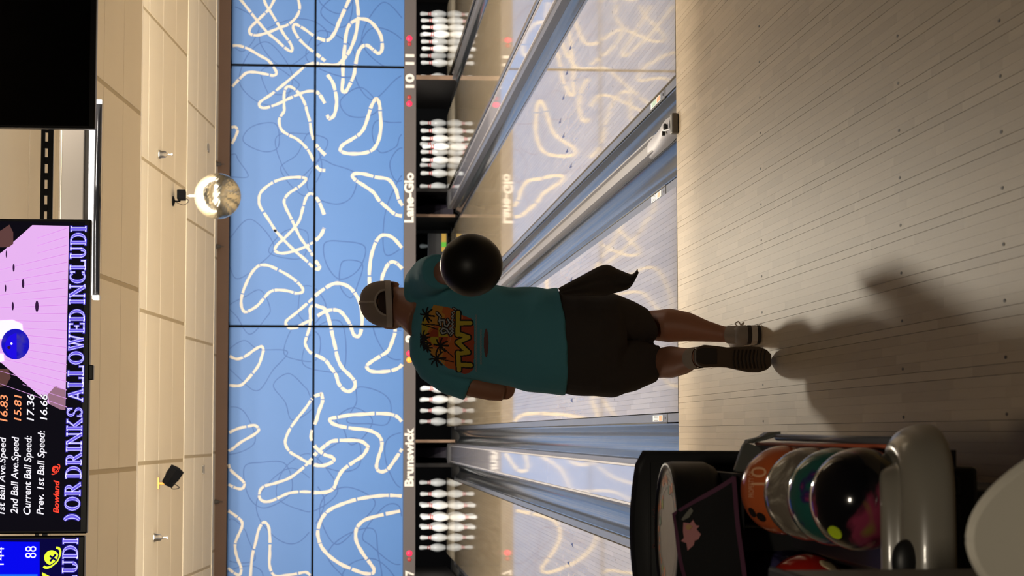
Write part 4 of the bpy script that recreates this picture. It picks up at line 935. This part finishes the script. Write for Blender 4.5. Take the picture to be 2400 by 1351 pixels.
# ---- console and chair in the near left corner
cs = thing('score_console', 'black console cabinet standing at the left in front of the ball return', 'console', (-1.15, -5.85, 0))
bm = BM(); box(bm, (-1.45, -6.0, .0), (-.858, -5.75, .835), .012); ob('cabinet', bm, M('console_black', (.010, .010, .011), .45), cs)
bm = BM(); box(bm, (-1.45, -6.01, .835), (-.853, -5.74, .848), .005); ob('lid', bm, M('console_lid', (.008, .008, .009), .7, spec=.15), cs)
ch = thing('bowling_chair', 'pale grey moulded chair back in the near left corner', 'chair', (-.772, -6.45, 0))
CHM = M('chair_shell', S(200, 194, 180), .45, coat=.1)
cxx, Yb, ztop = -.772, -6.42, .719
bm = BM(); G = []; nz_, nu = 26, 24
for i in range(nz_+1):
    f = i/nz_; z = .42+(ztop-.42)*(1-(1-f)**1.8); hw = max(.004, min(.2, math.sqrt(max(0, (ztop-z)/7.4)))); row = []
    for j in range(nu+1):
        u = math.sin(math.pi/2*(-1+2*j/nu)); x = hw*u
        row.append(bm.verts.new((cxx+x, Yb-1.6*x*x-.16*(z-.42)+.03, z)))
    G.append(row)
for i in range(nz_):
    for j in range(nu): bm.faces.new((G[i][j], G[i][j+1], G[i+1][j+1], G[i+1][j]))
bk = ob('backrest', bm, CHM, ch, True)
sd = bk.modifiers.new('s', 'SOLIDIFY'); sd.thickness = .024; sd.offset = 0
bv = bk.modifiers.new('b', 'BEVEL'); bv.width = .009; bv.segments = 3; bv.limit_method = 'ANGLE'; bv.angle_limit = math.radians(50)
bm = BM(); box(bm, (cxx-.2, Yb-.42, .40), (cxx+.2, Yb+.02, .44), .018, 3); ob('seat', bm, CHM, ch, True)
bm = BM(); tube(bm, [(cxx, Yb-.2, .03), (cxx, Yb-.2, .41)], .03, 16); lathe(bm, [(.2, -.002), (.2, .012), (.05, .03)], (cxx, Yb-.2, 0), 28); ob('pedestal', bm, M('chair_post', (.03, .03, .03), .4), ch)
# ================================================================== BOWLER
SKIN = M('skin', S(172, 118, 92), .5, noise=.06, nscale=14); TEAL = M('shirt_teal', S(84, 156, 172), .85, bump=.15, bscale=900)
SHORT = M('shorts_dark', S(62, 54, 50), .9, bump=.12, bscale=700); HAIR = M('hair', S(60, 40, 30), .8)
CAPB = M('cap_mesh', S(168, 150, 136), .85, bump=.5, bscale=800); CAPT = M('cap_trim', S(196, 180, 166), .8)
per = thing('person', 'person in teal t-shirt, dark shorts and beige cap swinging a ball back', 'person', (-.3, -1.75, 0))
def px(n, Y): return n/PXM(Y)
def wring(x, y0, y1, Y, dr, n=28, p=2.3, tilt=0.):
    c = W(x, (y0+y1)/2, Y); hw = px((y1-y0)/2, Y); return ering(c, Vector((hw, 0, px(tilt, Y))), Vector((0, dr, 0)), n, p)
# --- body, one continuous surface
ZB = .0
BALL = W(1105, 622, -2.32)
shR, shL = W(1003, 660, -1.57), W(1012, 858, -1.57)
elR = W(1062, 634, -1.96); wd_dir = (elR-BALL).normalized(); up_ = Vector((0, 0, 1))
wrR = BALL+(wd_dir*.9+Vector((0, .25, .12))).normalized()*.165
bm = BM()
HD = W(897, 716, -1.44)
sphere(bm, HD+Vector((0, 0, -.012)), 1, 24, 16, (.072, .092, .080)); sphere(bm, HD+Vector((0, .012, -.045)), 1, 20, 12, (.066, .078, .07)); sphere(bm, HD+Vector((0, .045, -.065)), 1, 20, 12, (.056, .058, .06))
sphere(bm, HD+Vector((0, .105, -.03)), 1, 10, 8, (.014, .018, .024))
sphere(bm, HD+Vector((0, .088, -.066)), 1, 12, 8, (.026, .012, .010))
for s_ in (1, -1): sphere(bm, HD+Vector((s_*.082, .0, -.032)), 1, 12, 8, (.012, .022, .034))
tube(bm, [W(915, 717, -1.45), W(945, 719, -1.47), W(965, 724, -1.51), W(1000, 745, -1.57)], [.072, .075, .080, .095], 18)
rings(bm, [wring(970, 690, 790, -1.55, .06), wring(1010, 670, 858, -1.58, .095), wring(1110, 690, 868, -1.66, .10), wring(1240, 700, 895, -1.73, .105), wring(1330, 705, 900, -1.75, .11), wring(1400, 720, 900, -1.75, .11), wring(1430, 740, 880, -1.75, .09)])
# arms
tube(bm, [shR, W(1022, 645, -1.76), elR, elR.lerp(wrR, .55), wrR], [.062, .052, .044, .04, .029], 16)
elL = W(1181, 917, -1.60); wrL = W(1196, 842, -1.38)
tube(bm, [shL, W(1060, 886, -1.585), W(1110, 903, -1.60), W(1150, 912, -1.60), elL], [.06, .052, .047, .045, .040], 16); tube(bm, [elL, elL.lerp(wrL, .3), elL.lerp(wrL, .65), wrL], [.041, .044, .036, .028], 16)
# left hand, loosely curled in front of the waist
hd = (wrL-elL).normalized(); hs = hd.cross(up_).normalized(); hu = hs.cross(hd)
tube(bm, [wrL, wrL+hd*.03, wrL+hd*.08], [.026, .030, .030], 12)
for k, l in enumerate((.07, .08, .075, .06)):
    b0 = wrL+hd*.07+hu*(.027-.018*k); tube(bm, spline([b0, b0+hd*l*.45, b0+hd*l*.75-hs*l*.3, b0+hd*l*.8-hs*l*.65], 3), [.0095]*3+[.009]*3+[.008]*3+[.007], 8)
b0 = wrL+hd*.02+hu*.02; tube(bm, spline([b0, b0+hu*.03+hd*.02-hs*.01, b0+hu*.038+hd*.055-hs*.02], 3), [.012]*3+[.010]*3+[.008], 8)
# right hand: palm on the ball's forward side, fingers and thumb following its surface
axis0 = (wrR-BALL).normalized()
palm = BALL+axis0*.122
side = axis0.cross(Vector((0, 0, 1))).normalized(); dn = axis0.cross(side).normalized()
if dn.z > 0: dn = -dn
def onb(a, b, r=.1175):   # a = angle from axis0 towards dn, b sideways
    v = axis0*math.cos(a)+dn*math.sin(a); v = v*math.cos(b)+side*math.sin(b); return BALL+v.normalized()*r
tube(bm, [wrR, wrR.lerp(onb(.15, 0, .128), .6), onb(.25, 0, .126), onb(.55, 0, .124)], [.028, .032, .034, .030], 12)
for k, (l, rr_) in enumerate(((.5, .0088), (.58, .0092), (.55, .009), (.42, .008))):
    bb = -.24+.16*k; a0 = .55; P = [onb(a0, bb*.8, .122), onb(a0+l*.45, bb, .1195), onb(a0+l*.8, bb*1.1, .118), onb(a0+l*1.15, bb*1.15, .1165)]
    if k in (1, 2): P[-1] = onb(a0+l*1.1, bb, .098)
    Q = spline(P, 3); tube(bm, Q, [rr_]*len(Q), 8)
Q = spline([onb(.1, -.25, .122), onb(.2, -.5, .12), onb(.34, -.68, .1175), onb(.45, -.78, .104)], 3); tube(bm, Q, [.0115]*len(Q), 8)
# legs
hpR, knR, anR = W(1400, 757, -1.74), W(1512, 763, -1.58), W(1732, 785, -1.735)
tube(bm, [hpR, W(1470, 758, -1.66), knR, W(1540, 763, -1.60), W(1568, 763, -1.635), W(1613, 767, -1.655), W(1655, 777, -1.68), W(1695, 784, -1.70), anR, W(1762, 786, -1.735)], [.095, .072, .056, .059, .0655, .056, .041, .031, .0285, .034], 18)
hpL, knL, anL = W(1400, 862, -1.75), W(1530, 853, -1.62), W(1640, 838, -2.02)
tube(bm, [hpL, W(1475, 860, -1.68), knL, W(1548, 851, -1.70), W(1572, 849, -1.78), W(1600, 847, -1.88), W(1622, 841, -1.96), anL], [.095, .074, .058, .057, .060, .050, .037, .033], 18)
tube(bm, [W(1735, 786, -1.78), W(1768, 786, -1.78), W(1775, 784, -1.66), W(1778, 782, -1.56)], [.028, .034, .036, .026], 12)
tube(bm, [W(1640, 838, -2.0), W(1680, 836, -1.99), W(1750, 841, -1.985), W(1790, 842, -1.98)], [.032, .030, .032, .026], 12)
body = link('body', remeshed(bm, .0062, 3), per); body.data.materials.append(SKIN)
# --- face details and hair
for s_ in (1, -1):
    bm = BM(); sphere(bm, HD+Vector((s_*.032, .084, -.012)), .0125, 12, 8); e = ob('eye', bm, M('eye_white', (.7, .7, .68), .2), per, True)
    bm = BM(); sphere(bm, HD+Vector((s_*.032, .0925, -.012)), .006, 10, 6); ob('iris', bm, M('iris', (.05, .03, .02), .2), e, True)
    bm = BM(); box(bm, HD+Vector((s_*.032-.018, .088, .006)), HD+Vector((s_*.032+.018, .097, .012)), .002); ob('eyebrow', bm, HAIR, per)
bm = BM(); box(bm, HD+Vector((-.022, .094, -.069)), HD+Vector((.022, .1005, -.064)), .002); ob('mouth', bm, M('lips', S(140, 80, 70), .5), per)
bm = BM(); R = []
for k in range(8):
    h = -.068+.012*k+.004; f = math.sqrt(max(0, 1-(h/.112)**2)); R.append([HD+Vector((.0765*f*math.sin(a), -.0985*f*math.cos(a), h)) for a in [-1.75+3.5*i/24 for i in range(25)]])
rings(bm, R, False, False); ob('hair', bm, HAIR, per, True)
# --- cap
CB = W(917, 714, -1.44); CW, CD, CHt = px(55.5, -1.44), .108, px(74, -1.44); ctilt = -.09
def capp(az, h, k=1.):
    r = (1-h**2.5)**(1/2.3)*k; p = Vector((CW*r*math.sin(az), -CD*r*math.cos(az), CHt*h))
    return CB+Vector((p.x*math.cos(ctilt)-p.z*math.sin(ctilt)*.5*-1*-1, p.y, p.z+p.x*math.sin(ctilt)*-1*.55))
hole = lambda az, h: .19 < h < .5 and abs(az) < .52*math.sqrt(max(0, 1-((h-.19)/.31)**2))
bm = BM(); nA, nH = 96, 40; G = [[bm.verts.new(capp(-math.pi+2*math.pi*i/nA, min(j/nH, .9995))) for i in range(nA)] for j in range(nH+1)]
for j in range(nH):
    for i in range(nA):
        az = -math.pi+2*math.pi*(i+.5)/nA; h = (j+.5)/nH
        if hole(az, h): continue
        bm.faces.new((G[j][i], G[j][(i+1) % nA], G[j+1][(i+1) % nA], G[j+1][i]))
bmesh.ops.delete(bm, geom=[v for v in bm.verts if not v.link_faces], context='VERTS')
ca = ob('cap', bm, CAPB, per, True); ca['label'] = 'beige mesh baseball cap'
md = ca.modifiers.new('s', 'SOLIDIFY'); md.thickness = .003; md.offset = -1
bm = BM(); R = [[capp(az, h, 1.018) for az in [-math.pi/2+math.pi*i/30 for i in range(31)]] for h in (.0, .06, .12, .19)]
rings(bm, R, False, False); o = ob('adjuster_strap', bm, CAPT, ca, True)
arc_ = [capp(.55*math.cos(t), .19+.335*math.sin(t), 1.02) for t in [math.pi*i/24 for i in range(25)]]
bm = BM(); tube(bm, arc_, .0045, 8); ob('opening_trim', bm, CAPT, ca, True)
bm = BM(); tube(bm, [capp(0, .53+.47*i/10*.999, 1.01) for i in range(11)], .004, 8); ob('back_seam', bm, CAPT, ca, True)
bm = BM(); sphere(bm, capp(0, .9995), .008, 12, 8, (1, 1, .5)); ob('top_button', bm, CAPT, ca, True)
bm = BM(); R = []
for k, (dy, wv, dz) in enumerate(((.06, .085, .004), (.10, .084, .004), (.14, .074, -.004), (.172, .045, -.014))):
    R.append([CB+Vector((wv*t, dy+.018*(1-t*t), dz-.016*t*t)) for t in [-1+.2*i for i in range(11)]])
rings(bm, R, False, False); o = ob('brim', bm, CAPB, ca, True); md = o.modifiers.new('s', 'SOLIDIFY'); md.thickness = .004
# --- t-shirt
bm = BM()
rings(bm, [wring(950, 683, 765, -1.51, .075), wring(962, 672, 785, -1.53, .085), wring(978, 652, 838, -1.55, .10), wring(996, 640, 862, -1.57, .115), wring(1030, 645, 882, -1.60, .13), wring(1070, 655, 888, -1.63, .135), wring(1120, 664, 892, -1.66, .135), wring(1176, 669, 904, -1.69, .135), wring(1235, 675, 917, -1.72, .14), wring(1280, 673, 924, -1.735, .145), wring(1317, 671, 931, -1.745, .148, tilt=9)])
tube(bm, [W(1010, 790, -1.57), W(1012, 825, -1.57), W(1024, 856, -1.575), W(1060, 885, -1.59), W(1103, 904, -1.60)], [.085, .086, .082, .070, .062], 22)
tube(bm, [W(1002, 690, -1.57), W(1000, 664, -1.60), W(1008, 648, -1.70), W(1021, 640, -1.82), W(1030, 637, -1.88)], [.09, .085, .075, .068, .064], 22)
sm_ = remeshed(bm, .007, 5)
from mathutils import noise as _n
for v in sm_.vertices:
    p = v.co; q = p-W(1200, 800, -1.7); s_ = .5+.5*_n.noise(p*4)
    d_ = .010*s_*math.sin(34*(q.z*.9+q.x*.55)+5*_n.noise(p*5))*max(0, min(1, (.18-q.z)*4))*(.35+.65*max(0, min(1, (q.x+.05)*6)))
    d_ += .004*_n.noise(p*9)
    v.co = p+v.normal*d_
shirt = link('t_shirt', sm_, per); shirt.data.materials.append(TEAL); shirt['label'] = 'teal short sleeved t-shirt with an orange print on the back'
# neck rib
bm = BM(); R_ = wring(951, 683, 766, -1.51, .077); tube(bm, R_+[R_[0]], .006, 8); ob('collar', bm, TEAL, shirt, True)
# --- print on the back of the shirt: flat print raised by a hair, one cell per patch of ink
bvh = BVHTree.FromPolygons([v.co+WLOC[per] for v in sm_.vertices], [tuple(p.vertices) for p in sm_.polygons])
Zs = 5.629
def inpoly(x, y, P):
    c = False; j = len(P)-1
    for i in range(len(P)):
        xi, yi = P[i]; xj, yj = P[j]
        if (yi > y) != (yj > y) and x < (xj-xi)*(y-yi)/(yj-yi)+xi: c = not c
        j = i
    return c
def dseg(x, y, a, b):
    dx, dy = b[0]-a[0], b[1]-a[1]; t = max(0, min(1, ((x-a[0])*dx+(y-a[1])*dy)/(dx*dx+dy*dy))); return math.hypot(x-a[0]-t*dx, y-a[1]-t*dy)
def dpl(x, y, P): return min(dseg(x, y, a, b) for a, b in zip(P[:-1], P[1:]))
BG = [(430, 195), (470, 205), (560, 218), (640, 235), (740, 270), (800, 330), (930, 380), (962, 480), (965, 700), (960, 900), (955, 1045), (900, 1095), (840, 1110), (760, 1085), (690, 1050), (620, 1035), (560, 985), (520, 940), (430, 900), (390, 830), (340, 760), (300, 690), (275, 600), (268, 520), (272, 440), (290, 360), (330, 300), (400, 250)]
TWT = [[(765, 1055), (752, 830)], [(770, 985), (918, 995)], [(748, 842), (888, 826), (746, 692), (890, 626), (745, 575)], [(745, 590), (752, 300)], [(760, 440), (912, 436)]]
S25 = [[(590, 560), (545, 575), (525, 540), (550, 505), (600, 520), (655, 600), (650, 505)], [(520, 470), (510, 400), (570, 400), (575, 470), (610, 480), (640, 430), (615, 390)], [(470, 300), (515, 350), (500, 420)]]
ANN = [[(650, 600), (690, 560), (660, 540), (690, 520), (665, 500), (690, 470), (665, 450), (690, 425), (665, 400), (690, 370), (665, 350), (690, 325), (670, 300), (735, 265), (690, 240)]]
PALMS = [((345, 330), 95), ((300, 620), 80), ((300, 690), 85), ((480, 905), 105), ((530, 735), 95), ((350, 760), 60)]
TRUNK = [[(480, 905), (690, 950)], [(530, 740), (690, 890)], [(270, 450), (490, 465)], [(370, 430), (330, 340)], [(290, 460), (480, 520)]]
rp = random.Random(2); FR = []
for (cx_, cy_), r_ in PALMS:
    for k in range(8):
        a = 6.283*k/8+rp.uniform(-.2, .2); e = (cx_+r_*math.cos(a), cy_+r_*math.sin(a)); m_ = (cx_+r_*.55*math.cos(a)-r_*.16, cy_+r_*.55*math.sin(a)); FR.append([(cx_, cy_), m_, e])
INK = {'yellow': S(200, 176, 50), 'gold': S(214, 150, 60), 'orange': S(206, 108, 48), 'rust': S(176, 72, 40), 'black': S(26, 22, 20), 'white': S(176, 176, 176), 'ring': S(220, 140, 100), 'faint': S(140, 158, 164), 'swoosh': S(108, 70, 68)}
keys = list(INK)
def ink_at(x, y):
    if 690 < x < 960 and 260 < y < 1090:
        d_ = min(dpl(x, y, P) for P in TWT)
        if d_ < 27: return 'yellow'
        if d_ < 47: return 'black'
    if 630 < x < 745 and 225 < y < 620:
        d_ = dpl(x, y, ANN[0])
        if d_ < 7: return 'white'
        if d_ < 17: return 'black'
    if 450 < x < 680 and 280 < y < 620:
        d_ = min(dpl(x, y, P) for P in S25)
        if d_ < 9: return 'white'
        if d_ < 24: return 'black'
    for P in TRUNK:
        if dpl(x, y, P) < 7: return 'black'
    if x < 660:
        for P in FR:
            if abs(x-P[0][0]) < 120 and abs(y-P[0][1]) < 120 and dpl(x, y, P) < 11: return 'black'
    if inpoly(x, y, BG):
        w_ = 18*math.sin(x*.05+y*.031)
        r_ = math.hypot(x-495, y-620)
        if abs(r_-158) < 4: return 'ring'
        if r_ < 150:
            if r_ < 122:
                q = (x < 492) ^ (y < 620)
                return 'yellow' if q else 'rust'
            return 'orange'
        if x < 340+w_: return 'yellow'
        if x < 560+w_: return 'gold'
        if x < 800+w_: return 'orange'
        return 'rust'
    if 980 < x < 1004 and 330 < y < 1080 and (int(y/9)*7+int(x/7)*3) % 4 != 1: return 'faint'
    if 1040 < x < 1066 and 515 < y < 985 and (int(y/9)*5+int(x/7)*3) % 4 != 2: return 'faint'
    if ((x-1122)/30)**2+((y-700)/190)**2 < 1: return 'swoosh'
    return None
cell = 5.2; cache = {}; bm = BM(); nx0, nx1, ny0, ny1 = int(250/cell), int(1160/cell), int(190/cell), int(1120/cell)
def hit(i, j):
    if (i, j) in cache: return cache[(i, j)]
    x, y = 940+i*cell/Zs, 680+j*cell/Zs; d_ = (W(x, y, -1.5)-CAM).normalized(); loc, nor, _, _ = bvh.ray_cast(CAM, d_)
    v = bm.verts.new(loc-d_*.0022) if loc is not None and loc.y < -1.6 else None
    cache[(i, j)] = v; return v
for i in range(nx0, nx1):
    for j in range(ny0, ny1):
        k = ink_at((i+.5)*cell, (j+.5)*cell)
        if not k: continue
        q = [hit(i, j), hit(i, j+1), hit(i+1, j+1), hit(i+1, j)]
        if None in q: continue
        f = bm.faces.new(q); f.material_index = keys.index(k); f.smooth = True
pr_ = ob('shirt_print', bm, [M('ink_'+k, INK[k], .8) for k in keys], shirt, True); pr_['label'] = 'orange sunset print with palms and yellow lettering'
# --- shorts
bm = BM()
rings(bm, [wring(1290, 684, 921, -1.74, .135), wring(1345, 681, 930, -1.75, .145), wring(1400, 688, 932, -1.75, .15), wring(1440, 694, 930, -1.74, .135), wring(1458, 715, 915, -1.73, .10)])
rings(bm, [wring(1400, 690, 808, -1.74, .13), wring(1440, 692, 812, -1.72, .122), wring(1480, 706, 808, -1.67, .108), wring(1512, 719, 803, -1.64, .098), wring(1528, 724, 801, -1.63, .095, tilt=10)])
rings(bm, [wring(1400, 800, 932, -1.75, .13), wring(1440, 800, 931, -1.73, .125), wring(1490, 800, 919, -1.70, .112), wring(1525, 804, 901, -1.69, .104), wring(1542, 808, 893, -1.69, .10, tilt=-4)])
sh_ = remeshed(bm, .0075, 5)
for v in sh_.vertices:
    p = v.co; v.co = p+v.normal*(.006*_n.noise(p*7)+.004*math.sin(40*p.x+26*p.z+4*_n.noise(p*6))*max(0, min(1, (.95-p.z)*3)))
so = link('shorts', sh_, per); so.data.materials.append(SHORT); so['label'] = 'loose dark shorts'
# --- shoes
SHG = M('shoe_grey', S(150, 138, 126), .7); SHW = M('shoe_pale', S(198, 184, 166), .6); SHD = M('shoe_dark', S(48, 38, 32), .6); SOLE = M('shoe_sole', S(84, 66, 50), .7); SOCK = M('sock_grey', S(166, 150, 134), .9)
hx = W(1786, 787, -1.8).x
def srow(y, hw, z, n=20, p=2.6): return [Vector((hx+hw*math.copysign(abs(math.cos(a))**(2/p), math.cos(a)), y, z)) for a in [0]]
def outline(k, z):
    o = [(-1.815, .0), (-1.81, .022), (-1.795, .034), (-1.75, .0365), (-1.68, .035), (-1.62, .040), (-1.57, .046), (-1.53, .042), (-1.505, .026), (-1.497, .0)]
    P = [Vector((hx+.004+b*k, -1.66+(a+1.66)*(.985+.015*k), z)) for a, b in o]; return P+[Vector((2*(hx+.004)-p.x, p.y, z)) for p in P[-2:0:-1]]
def outline_up(z0, heel_h, toe_h, k):
    out = []
    for p in outline(k, 0):
        f = (p.y+1.815)/.318; h = heel_h+(toe_h-heel_h)*min(1, max(0, (f-.22)/.5)); out.append(Vector((p.x, p.y, z0+h)))
    return out
sr = empty('shoe', (hx, -1.66, 0), per); sr['label'] = 'right bowling shoe planted on the floor'
bm = BM(); rings(bm, [outline(.97, .001), outline(1.02, .012)]); ob('sole', bm, SHD, sr, 'auto')
bm = BM(); rings(bm, [outline(1.02, .0125), outline(1.03, .022), outline(.98, .034)]); ob('midsole', bm, SHW, sr, 'auto')
bm = BM(); rings(bm, [outline(.98, .034), outline(.97, .042), outline_up(.034, .034, .018, .95), outline_up(.034, .048, .028, .86), outline_up(.034, .058, .034, .62)]); ob('upper', bm, SHG, sr, True)
bm = BM(); b0 = outline(.995, .036)[:4]; b1 = outline(.99, .050)[:4]; mirror = lambda L: [Vector((2*(hx+.004)-p.x, p.y-.001, p.z)) for p in L]
c0 = [p+Vector((.001, -.001, 0)) for p in b0]; c1 = [p+Vector((.001, -.001, 0)) for p in b1]
rings(bm, [mirror(c0)[::-1]+c0[1:], mirror(c1)[::-1]+c1[1:]], False, False); ob('heel_band', bm, SHD, sr)
bm = BM(); q = W(1738, 770, -1.66)
for dx, dz in ((.026, .012), (.022, -.01)): tube(bm, spline([q, q+Vector((dx*.6, 0, dz+.012)), q+Vector((dx, 0, dz)), q+Vector((dx*.4, 0, dz*.2))], 4), .0025, 6)
for k in range(4): tube(bm, [Vector((hx-.02, -1.70+.03*k, .088-.006*k)), Vector((hx+.028, -1.70+.03*k+.008, .088-.006*k))], .0028, 6)
ob('laces', bm, SHW, sr, True)
bm = BM(); tube(bm, [W(1706, 785, -1.71), W(1725, 785.5, -1.73), W(1748, 786, -1.745)], [.0335, .034, .038], 18, False); ob('sock', bm, SOCK, per, True)
# left shoe, toe down, sole towards the camera
sl_ = empty('shoe', W(1720, 840, -2.0), per); sl_['label'] = 'left bowling shoe, lifted with its sole to the back'
RW = [(1632, 835, .020), (1638, 835, .033), (1652, 835, .0405), (1680, 835.5, .0375), (1705, 838, .0355), (1730, 840, .041), (1755, 842, .0465), (1780, 843, .046), (1798, 843.5, .036), (1808, 844, .020)]
YS = lambda x: -2.075+.03*((x-1632)/176)+(.012 if x > 1770 else 0)
def strip(dy, k):
    a = [W(x, y, YS(x))+Vector((w*k, dy, 0)) for x, y, w in RW]; b = [W(x, y, YS(x))+Vector((-w*k, dy, 0)) for x, y, w in RW]; return a+b[::-1]
bm = BM(); rings(bm, [strip(0, .96), strip(.004, 1.), strip(.011, 1.)]); so_ = ob('sole', bm, SOLE, sl_, 'auto')
bm = BM(); rings(bm, [[W(x, y, YS(x))+Vector((s_*w*.72, -.003, 0)) for x, y, w in RW[:4] for s_ in (1,)]+[W(x, y, YS(x))+Vector((-w*.72, -.003, 0)) for x, y, w in RW[:4]][::-1], [W(x, y, YS(x))+Vector((w*.75, .002, 0)) for x, y, w in RW[:4]]+[W(x, y, YS(x))+Vector((-w*.75, .002, 0)) for x, y, w in RW[:4]][::-1]]); ob('heel_pad', bm, SHD, so_)
bm = BM()
for k in range(9):
    x = 1722+k*9; w = .034; p = W(x, 842, YS(x)); tube(bm, [p+Vector((-w, -.002, 0)), p+Vector((0, -.002, .006)), p+Vector((w, -.002, 0))], .0022, 6)
ob('tread_ridge', bm, SHD, so_, True)
bm = BM(); rings(bm, [strip(.011, 1.01), strip(.026, 1.02), strip(.05, .95), strip(.072, .72), strip(.082, .4)]); ob('upper', bm, SHG, sl_, True)
bm = BM(); tube(bm, [W(1622, 841, -1.96), W(1632, 839.5, -1.995), W(1642, 838, -2.02)], [.0405, .040, .040], 18, False); ob('sock', bm, SOCK, per, True)
# --- dark cloth hanging from the waistband
clo = thing('hand_towel', 'dark grey towel flying out from the bowler\'s right hip', 'towel', W(1330, 680, -1.8))
E0 = spline([W(x, y, Y) for x, y, Y in ((1308, 676, -1.885), (1360, 648, -1.86), (1416, 621, -1.84), (1450, 632, -1.80), (1480, 643, -1.82), (1494, 631, -1.84))], 5)
E1 = spline([W(x, y, Y) for x, y, Y in ((1318, 694, -1.905), (1365, 694, -1.91), (1412, 695, -1.91), (1447, 686, -1.89), (1476, 675, -1.87), (1497, 640, -1.84))], 5)
bm = BM(); nn = 14; FF, KK = [], []
for a, b2 in zip(E0, E1):
    r_ = []; k_ = []
    for i in range(nn+1):
        t = i/nn; p = a.lerp(b2, t)+Vector((0, -.016*math.sin(t*math.pi*2.5)*min(1, (a-b2).length*12), 0)); r_.append(bm.verts.new(p)); k_.append(bm.verts.new(p+Vector((0, .007, 0))))
    FF.append(r_); KK.append(k_)
for i in range(len(FF)-1):
    for j in range(nn):
        bm.faces.new((FF[i][j], FF[i+1][j], FF[i+1][j+1], FF[i][j+1])); bm.faces.new((KK[i][j], KK[i][j+1], KK[i+1][j+1], KK[i+1][j]))
for i in range(len(FF)-1):
    for j in (0, nn): bm.faces.new((FF[i][j], FF[i+1][j], KK[i+1][j], KK[i][j]))
for j in range(nn):
    for i in (0, len(FF)-1): bm.faces.new((FF[i][j], FF[i][j+1], KK[i][j+1], KK[i][j]))
ob('cloth', bm, M('towel_dark', S(64, 56, 50), .9, bump=.2, bscale=500), clo, True)
# --- the ball in the right hand
hb = thing('bowling_ball', 'black bowling ball held behind the bowler in the right hand', 'bowling ball', BALL)
bm = BM(); sphere(bm, BALL, RAD, 56, 32); ob('shell', bm, M('ball_black', (.009, .0085, .008), .42, spec=.35), hb, True)
